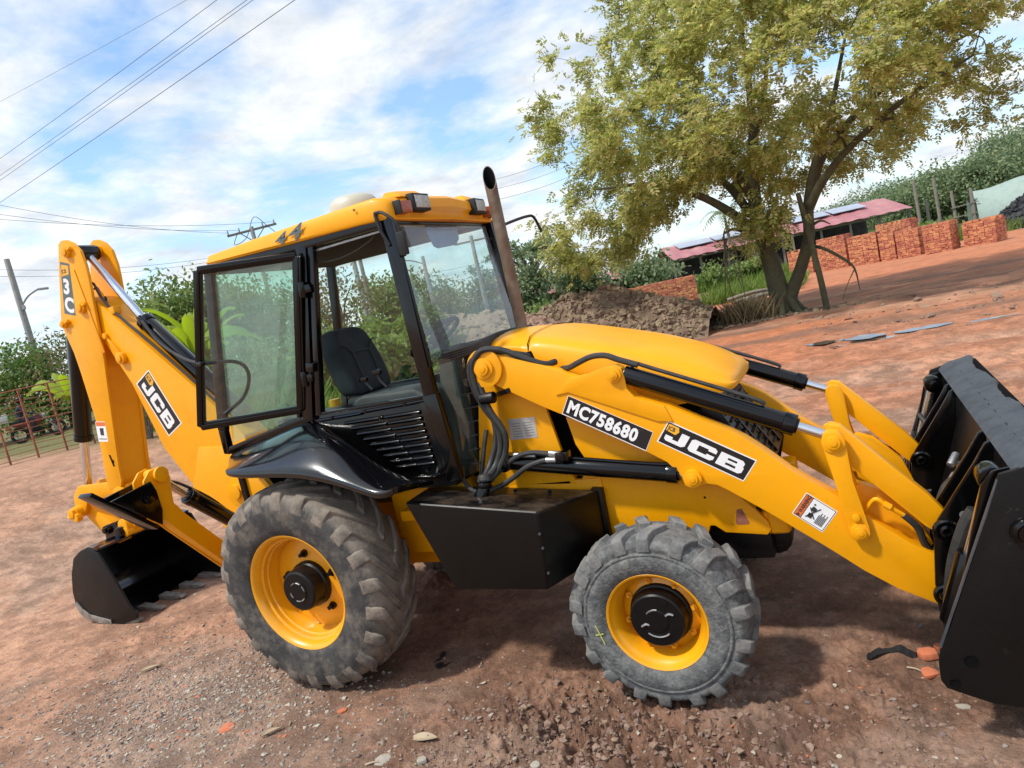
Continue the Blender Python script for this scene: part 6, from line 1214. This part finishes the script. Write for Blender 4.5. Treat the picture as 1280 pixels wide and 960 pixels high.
for x, y, zt, lb in ((-4.9, 57, 6.6, 'small palm rising above the long pink shed'), (-15.2, 43.5, 4.3, 'short palm right of the umbrella tree')):
    z0 = gz(x, y); o = tag(empty('palm_tree', (x, y, z0)), lb, 'palm'); H = zt-z0-.8; MB().tube([(0, 0, -.2), (.1, 0, H*.5), (.05, 0, H)], [.18, .13, .11], 8, 3).build('trunk', 'barkpale', o)
    for k in range(13):
        a = k*2.4; el_ = .2+.9*random.random(); pts = [Vector((cos(a)*t*1.9, sin(a)*t*1.9, H+1.6*el_*t-1.9*t*t)) for t in np.linspace(0, 1, 12)]; VV = []
        for i in range(1, 12):
            p = pts[i]; d = (pts[i]-pts[i-1]).normalized(); sd = Vector((-sin(a), cos(a), 0))
            for s in (-1, 1): e_ = p+sd*s*.42*sin(pi*(.12+.85*i/12))+Vector((0, 0, -.16))+d*.14; VV += [p-d*.06, p+d*.06, e_+d*.02, e_-d*.02]
        fastmesh('frond', np.array([v[:] for v in VV]), np.arange(len(VV)).reshape(-1, 4), 'leaf_far', o)
hill = [(9.2, 105, 7.5, 9, 'broad flat crowned tree at the left end of the hill'), (3.1, 91, 5.6, 6.7, 'far pale tree just right of the leaning post'), (12.4, 95, 7.4, 6.5, 'second tree up the right hill'), (14.6, 80, 7.0, 5.5, 'rounded green tree on the hill left of the tarpaulin'), (19.5, 84, 9.4, 6, 'tall hill tree above the tarpaulin shelter'), (22.3, 79, 8.4, 5.5, 'green tree at the right picture edge above the shelter'), (17.6, 76, 6.5, 4.5, 'lower green tree directly behind the tarpaulin shelter'), (23.5, 92, 10.8, 6.5, 'highest tree at the hill top right edge'), (10.5, 82, 5.4, 4, 'small green tree behind the two tall bleached posts')]
for x, y, zt, r, lb in hill: tree('hill_tree', x, y, max(zt, gz(x, y)+3.5), r, lb, 'leaf_far', 8000, .36, base=.06, trunk=.25, nclump=40)
tg = 'shrubs growing along the yard edge'
for x, y, h, r, lb in ((-28.1, 10.1, 1.8, 2.0, 'low green shrub behind the fence at the left picture edge'), (-28.5, 13.0, 2.2, 2.1, 'green shrub between the lamp post and the fence'), (-27.7, 15.9, 2.2, 2.0, 'green shrub behind the fence next to the dipper'), (-15.2, 8.9, 1.4, 1.2, 'green shrub below the banana plant'), (-12.3, 7.9, 1.0, 1.0, 'small shrub behind the boom'), (-16.5, 11.5, 2.3, 1.7, 'thick shrub behind the dipper'), (-17.5, 14.0, 2.6, 2.0, 'thick shrub behind the boom and chrome rod'), (-19.5, 18.5, 2.6, 2.2, 'thick shrub seen low in the door glass'), (-16.0, 20.5, 2.2, 2.0, 'shrub seen through the cab left of the seat'), (-15.5, 24.0, 2.4, 2.2, 'round shrub seen through the cab above the grass'), (-10.4, 27, 2.0, 1.8, 'round shrub behind the earth bank'), (-12.5, 36, 2.2, 2.0, 'green shrub left of the smaller brick stack'), (-5.6, 49.0, 2.4, 2.6, 'leafy shrub before the left end of the long shed'), (-2.6, 50.0, 1.8, 2.2, 'leafy shrub before the middle of the long shed'), (9.2, 52.5, 1.8, 1.8, 'green shrub behind the row of brick stacks')):
    tree('green_shrub', x, y, gz(x, y)+h, r, lb, 'leaf_mid' if y > 12 else 'leaf_dark', 1300, .20 if y < 30 else .32, base=.0, trunk=.04, nclump=16, cat='shrub', group=None)
bare_shrub('dry_shrub', -10.9, 5.75, 1.5, .9, 'dry tangled shrub seen between dipper and boom', group=None)
bare_shrub('dry_shrub', -9.9, 5.9, .8, .8, 'low dry brush on the bank behind the boom', group=None)
for x, y, h, r, lb in ((-7.4, 10.2, 1.7, 1.1, 'tall weeds seen through the cab just left of the seat'), (-8.6, 11.7, 1.9, 1.3, 'tall weeds seen through the cab above the seat'), (-6.9, 11.2, 1.6, 1.1, 'tall weeds seen through the cab at the front pillar'), (-9.6, 10.6, 1.8, 1.2, 'tall weeds seen low through the door glass'), (-8.3, 13.2, 2.0, 1.2, 'yellowish weeds in front of the earth bank')):
    tree('weed_clump', x, y, gz(x, y)+h, r, lb, 'grass', 2600, .20, base=.0, trunk=.02, nclump=18, cat='weeds', group=None)
# bananas
def banana(x, y, zt, label, n_=8, sc_=1.0):
    z0 = gz(x, y); H = zt-z0; o = tag(empty('banana_plant', (x, y, z0)), label, 'banana plant'); MB().tube([(0, 0, -.1), (.03, 0, H*.3), (0, .03, H*.58)], [.11, .09, .05], 9, 3).build('stem', 'leaf_mid', o)
    for k in range(n_):
        a = k*2.4+.5; L = H*.66*(.75+.4*random.random())*sc_; up = .75+.75*random.random(); mb = MB(); rows = []
        for i in range(11):
            t = i/10; c = Vector((cos(a)*L*t*.75, sin(a)*L*t*.75, H*.52+L*up*t-L*.75*t*t)); w = .135*sc_*max(.03, sin(pi*min(1, .04+t*.93))**.6)*(1-.12*(i % 2)); sd = Vector((-sin(a), cos(a), 0)); rows.append([c-sd*w+Vector((0, 0, -.07)), c, c+sd*w+Vector((0, 0, -.07))])
        mb.loft(rows); mb.build('leaf', 'banana', o, smooth=60)
banana(-15.2, 6.9, 3.3, 'yellow green banana plant behind the fence left of the dipper', 12)
banana(-11.9, 8.3, 4.2, 'tall bright banana plant behind the chrome dipper rod', 14)
banana(-13.0, 9.6, 4.2, 'bright banana plant seen through the door glass', 12)
banana(-13.2, 8.8, 3.4, 'shorter banana plant between the two bright ones', 11)
# grass
A_ = np.stack([rng.uniform(-22, -4.5, 90000), rng.uniform(5, 30, 90000)], -1); s_ = -.95*A_[:, 0]+.1*A_[:, 1]
keep = (s_ > 5.6+1.2*fbm(A_[:, 0]*.6, A_[:, 1]*.6, 2, 5)) & (A_[:, 1] > 6.0+1.0*np.sin(A_[:, 0])) & (A_[:, 1] > -.75*A_[:, 0]-2.5); A_ = A_[keep][:26000]
V, F_ = blades(len(A_), A_, .62, .035, .5); tag(fastmesh('tall_grass', V, F_, 'grass'), kind='stuff')
A_ = np.concatenate([np.stack([rng.uniform(-12, 14, 9000), rng.uniform(46.5, 56, 9000)], -1), np.stack([rng.uniform(-3, 1.5, 2500), rng.uniform(30, 38, 2500)], -1), np.stack([rng.uniform(-16, -7, 4000), rng.uniform(31, 46, 4000)], -1)])
V, F_ = blades(len(A_), A_, .75, .07, .5); tag(fastmesh('yard_grass', V, F_, 'grass'), kind='stuff')

# ---------- poles and wires
def pole(name, x, y, zt, r, label, m='concrete'):
    z0 = gz(x, y); o = tag(empty(name, (x, y, z0)), label, 'utility pole'); MB().cyl((0, 0, -.4), (0, 0, zt-z0), r, r*.7, 12).build('shaft', m, o, bevel=.01); return o, zt-z0
o, h = pole('street_lamp', -33.3, 16.45, 9.85, .19, 'grey street lamp pole with curved arm at the left edge'); o['category'] = 'street lamp'
MB().tube([(.05, .0, h-2.45), (.25, .30, h-2.0), (.45, .65, h-1.75), (.52, .78, h-1.70)], .04, 8, 4).build('lamp_arm', 'concrete', o); MB().prism([(.50, .72), (.60, .80), (.72, 1.18), (.60, 1.22), (.48, .86)], h-1.75, h-1.64, 'z').build('lamp_head', 'steel', o, bevel=.02); MB().box(-.05, .3, -.06, .06, h-2.6, h-2.4).build('bracket', 'steel', o)
o, h = pole('utility_pole', -28.3, 28.0, 10.3, .17, 'far utility pole whose crossarm rises above the cab roof')
ca = MB().bar((-1.0, -1.1, h-.35), (1.0, 1.1, h-.05), .12, .14, (0, 0, 1)).bar((-.5, -.55, h-.28), (0, 0, h-.95), .05, .06, (0, 0, 1)).bar((.5, .55, h-.14), (0, 0, h-.95), .05, .06, (0, 0, 1)).build('crossarm', 'wood', o)
for t in (-.95, -.5, .45, .92): MB().cyl((t, 1.1*t, h-.14+.14*t), (t, 1.1*t, h+.10+.14*t), .05, .035, n=10).build('insulator', 'concrete', ca)
MB().tube([(-.6, -.6, h-.2), (-.9, -.8, h-.9), (-.3, -.3, h-.6), (.2, .2, h+.55), (.7, .6, h-.1), (1.0, 1.0, h-.7)], .02, 6, 5).build('jumper_cable', 'cable', o)
pole('utility_pole', -17.4, 22.9, 7.2, .15, 'pale pole seen through the cab, left one of the pair'); pole('utility_pole', -18.3, 24.6, 7.6, .13, 'grey pole seen through the cab, right one of the pair', 'wood')
o, h = pole('street_lamp', -15.6, 26.2, 5.6, .13, 'pale lamp pole seen through the windscreen'); o['category'] = 'street lamp'
MB().tube([(0, 0, h-.4), (-.5, -.4, h-.1), (-1.1, -.9, h+.02)], .03, 8, 4).build('lamp_arm', 'concrete', o)
o, h = pole('utility_pole', -14.6, 30.0, 6.4, .15, 'grey pole with crossarm at the right of the windscreen'); MB().bar((-.9, -.4, h-.3), (.9, .4, h-.3), .10, .12, (0, 0, 1)).build('crossarm', 'wood', o)
def wire(a, b_, sag, lb, r=.016):
    a, b_ = Vector(a), Vector(b_); e_ = b_+(b_-a)*.9 if 'overhead' in lb else b_; a = a-(b_-a)*.4 if 'overhead' in lb else a
    pts = [a.lerp(e_, t)-Vector((0, 0, sag*4*t*(1-t))) for t in np.linspace(0, 1, 17)]; tag(MB().tube(pts, r, 5, 0).build('power_line', 'cable'), lb, 'power line', 'power lines overhead')
wire((-28.85, 12.23, 10.2), (-6.71, 8.58, 9.8), .25, 'lowest of the steep overhead power lines crossing the upper left sky', .008)
wire((-23.04, 9.68, 10.2), (-7.64, 7.36, 9.8), .2, 'upper middle steep overhead power line crossing the upper left sky', .006)
wire((-25.07, 10.57, 10.2), (-7.27, 7.84, 9.8), .2, 'upper one of the twin overhead lines next to the lowest', .006)
wire((-25.74, 10.87, 10.2), (-7.2, 7.94, 9.8), .2, 'lower one of the twin overhead lines next to the lowest', .006)
wire((-17.14, 7.09, 10.2), (-7.98, 6.9, 9.8), .15, 'faint topmost steep overhead power line at the left', .0035)
for (a, b_), lb in zip((((-33.62, 15.74, 12.93), (-29.3, 27.0, 10.15)), ((-33.68, 15.62, 12.4), (-28.8, 27.4, 10.2)), ((-33.72, 15.55, 12.06), (-27.4, 29.0, 10.4)), ((-34.0, 15.0, 9.59), (-31.37, 27.53, 9.15)), ((-34.04, 14.93, 9.25), (-31.41, 27.49, 8.91)), ((-14.46, 33.93, 8.51), (-8.69, 41.34, 10.43)), ((-14.33, 33.99, 9.15), (-8.56, 41.37, 11.12)), ((-14.58, 33.87, 9.69), (-8.41, 41.41, 11.91)), ((-22.92, 28.64, 5.74), (-16.39, 38.55, 5.49)), ((-23.01, 28.57, 5.28), (-16.63, 38.44, 4.58))),
    ('top line running to the crossarm above the roof', 'middle line running to the crossarm above the roof', 'bottom line running to the crossarm above the roof', 'upper line passing behind the dipper head to the roof', 'lower line passing behind the dipper head to the roof', 'lowest line right of the exhaust pipe top', 'middle line right of the exhaust pipe top', 'highest line right of the exhaust pipe top', 'upper line seen through the windscreen', 'lower line seen through the windscreen')):
    wire(a, b_, .35, lb, .010)

# ---------- rusty fence and rider
FN = tag(empty('rusty_fence', (-14.3, 5.2, 0)), 'rusty post and rail fence panel at the left edge of the yard', 'fence')
fp = [(-14.98, 3.80), (-14.77, 4.27), (-14.56, 4.72), (-14.30, 5.22), (-14.01, 5.74), (-13.72, 6.26), (-13.45, 6.8)]
for k, (x, y) in enumerate(fp):
    if k == 1: continue
    z = gz(x, y); MB().bar((x+14.3, y-5.2, z-.2), (x+14.3-.04, y-5.2, z+1.72), .036, .036, (1, 0, 0)).build('post', 'rust', FN)
for j in range(13):
    h = .08+j*.135; mb = MB(); mb.tube([(x+14.3, y-5.2, gz(x, y)+h+.01*sin(k*2+j)) for k, (x, y) in enumerate(fp)],   .015 if j in (6, 12) else .008, 5, 2); mb.build('rail', 'rust', FN)
for k in range(5):
    (x0, y0_), (x1, y1) = fp[k], fp[k+1]; MB().tube([(x0+14.3, y0_-5.2, gz(x0, y0_)+1.1), (x1+14.3, y1-5.2, gz(x1, y1)+1.62)], .008, 4, 0).build('brace_wire', 'rust', FN)
mz = gz(-25.8, 11.3)
MT = tag(empty('motorcycle', (-25.98, 10.93, mz)), 'dark red motorcycle with a grey tail box seen through the fence', 'motorcycle'); MT.rotation_euler.z = math.atan2(11.66-10.93, -25.6+25.98)
for x in (0, 1.25): 
    w = MB().lathe([(-.05, .25), (-.055, .30), (0, .32), (.055, .30), (.05, .25)], (x, 0, .31), 24, closed=True).build('wheel', 'rubber', MT); MB().lathe([(-.03, .20), (-.03, .25), (.03, .25), (.03, .20)], (x, 0, .31), 20, closed=True).build('rim', 'blackm', w)
    for k in range(5): a = 2*pi*k/5; MB().bar((x, 0, .31), (x+.25*cos(a), 0, .31+.25*sin(a)), .03, .02).build('spoke', 'steel', w)
MB().prism([(-.30, .78), (.0, .84), (.40, .80), (.48, .95), (.78, .98), (.88, .84), (.75, .62), (.40, .50), (.2, .62), (-.1, .66)], -.13, .13).build('body', 'moto', MT, bevel=.05)
MB().box(.25, .72, -.15, .15, .28, .55).build('engine', 'blackm', MT, bevel=.03); MB().prism([(-.25, .80), (.42, .80), (.40, .88), (-.25, .90)], -.14, .14).build('saddle', 'rubber', MT, bevel=.03)
MB().bar((.82, -.06, .95), (1.24, -.06, .32), .04, .04).bar((.82, .06, .95), (1.24, .06, .32), .04, .04).tube([(.72, -.36, 1.04), (.82, -.12, 1.0), (.82, .12, 1.0), (.72, .36, 1.04)], .015, 6, 3).build('fork', 'steel', MT); MB().ball((.92, 0, .92), .10).build('headlight', 'lens', MT)
MB().box(-.62, -.22, -.20, .20, .90, 1.25).build('tail_box', 'plate', MT, bevel=.04); MB().box(-.40, -.22, -.08, .08, .60, .72).build('tail_light', 'amber', MT, bevel=.02)
# rider
RD = tag(empty('person', (-25.98, 10.93, mz)), 'person in dark clothes and helmet riding the motorcycle behind the fence', 'person'); RD.rotation_euler.z = MT.rotation_euler.z
bmv = bmesh.new(); sk = [((.12, 0, .93), .16), ((.14, 0, 1.12), .155), ((.20, 0, 1.32), .17), ((.25, 0, 1.44), .10), ((.28, 0, 1.53), .065)]
J_ = {}
def jv(p, r): v = bmv.verts.new(p); J_[v] = r; return v
sp = [jv(p, r) for p, r in sk]
for a, c in zip(sp, sp[1:]): bmv.edges.new((a, c))
for s in (-1, 1):
    ch_ = [sp[0], jv((.18, s*.13, .90), .105), jv((.58, s*.20, .82), .075), jv((.42, s*.19, .42), .055), jv((.40, s*.19, .34), .04), jv((.55, s*.20, .31), .04)]
    for a, c in zip(ch_, ch_[1:]): bmv.edges.new((a, c))
    ch_ = [sp[2], jv((.22, s*.20, 1.38), .075), jv((.38, s*.30, 1.15), .05), jv((.62, s*.33, 1.07), .038), jv((.72, s*.34, 1.05), .035)]
    for a, c in zip(ch_, ch_[1:]): bmv.edges.new((a, c))
rad = [J_[v] for v in bmv.verts]; me = bpy.data.meshes.new('body'); bmv.to_mesh(me); bmv.free(); bo = bpy.data.objects.new('body', me); col.objects.link(bo); bo.parent = RD; me.materials.append(M['cloth'])
bo.modifiers.new('skin', 'SKIN'); 
for d_, r_ in zip(me.skin_vertices[0].data, rad): d_.radius = (r_, r_)
me.skin_vertices[0].data[0].use_root = True
s2 = bo.modifiers.new('sub', 'SUBSURF'); s2.levels = 2; s2.render_levels = 2
MB().ball((.31, 0, 1.65), .115, 14, 10, (1, .85, 1.12)).build('head', 'skin', RD); MB().ball((.30, 0, 1.68), .14, 16, 10, (1.1, .95, 1.0)).build('helmet', 'blackm', RD)
for s in (-1, 1):
    hb = MB()
    hb.ball((.735, s*.345, 1.045), .035, 8, 6, (1.2, .7, .8))
    for f in range(4): y_ = s*(.325+.014*f); hb.tube([(.755, y_, 1.058), (.785-.002*f, y_, 1.045), (.78, y_, 1.018), (.755, y_, 1.012)], .0075, 5, 2)
    hb.tube([(.73, s*.325, 1.04), (.745, s*.315, 1.015), (.765, s*.315, 1.010)], .008, 5, 2); hb.build('hand', 'skin', RD)
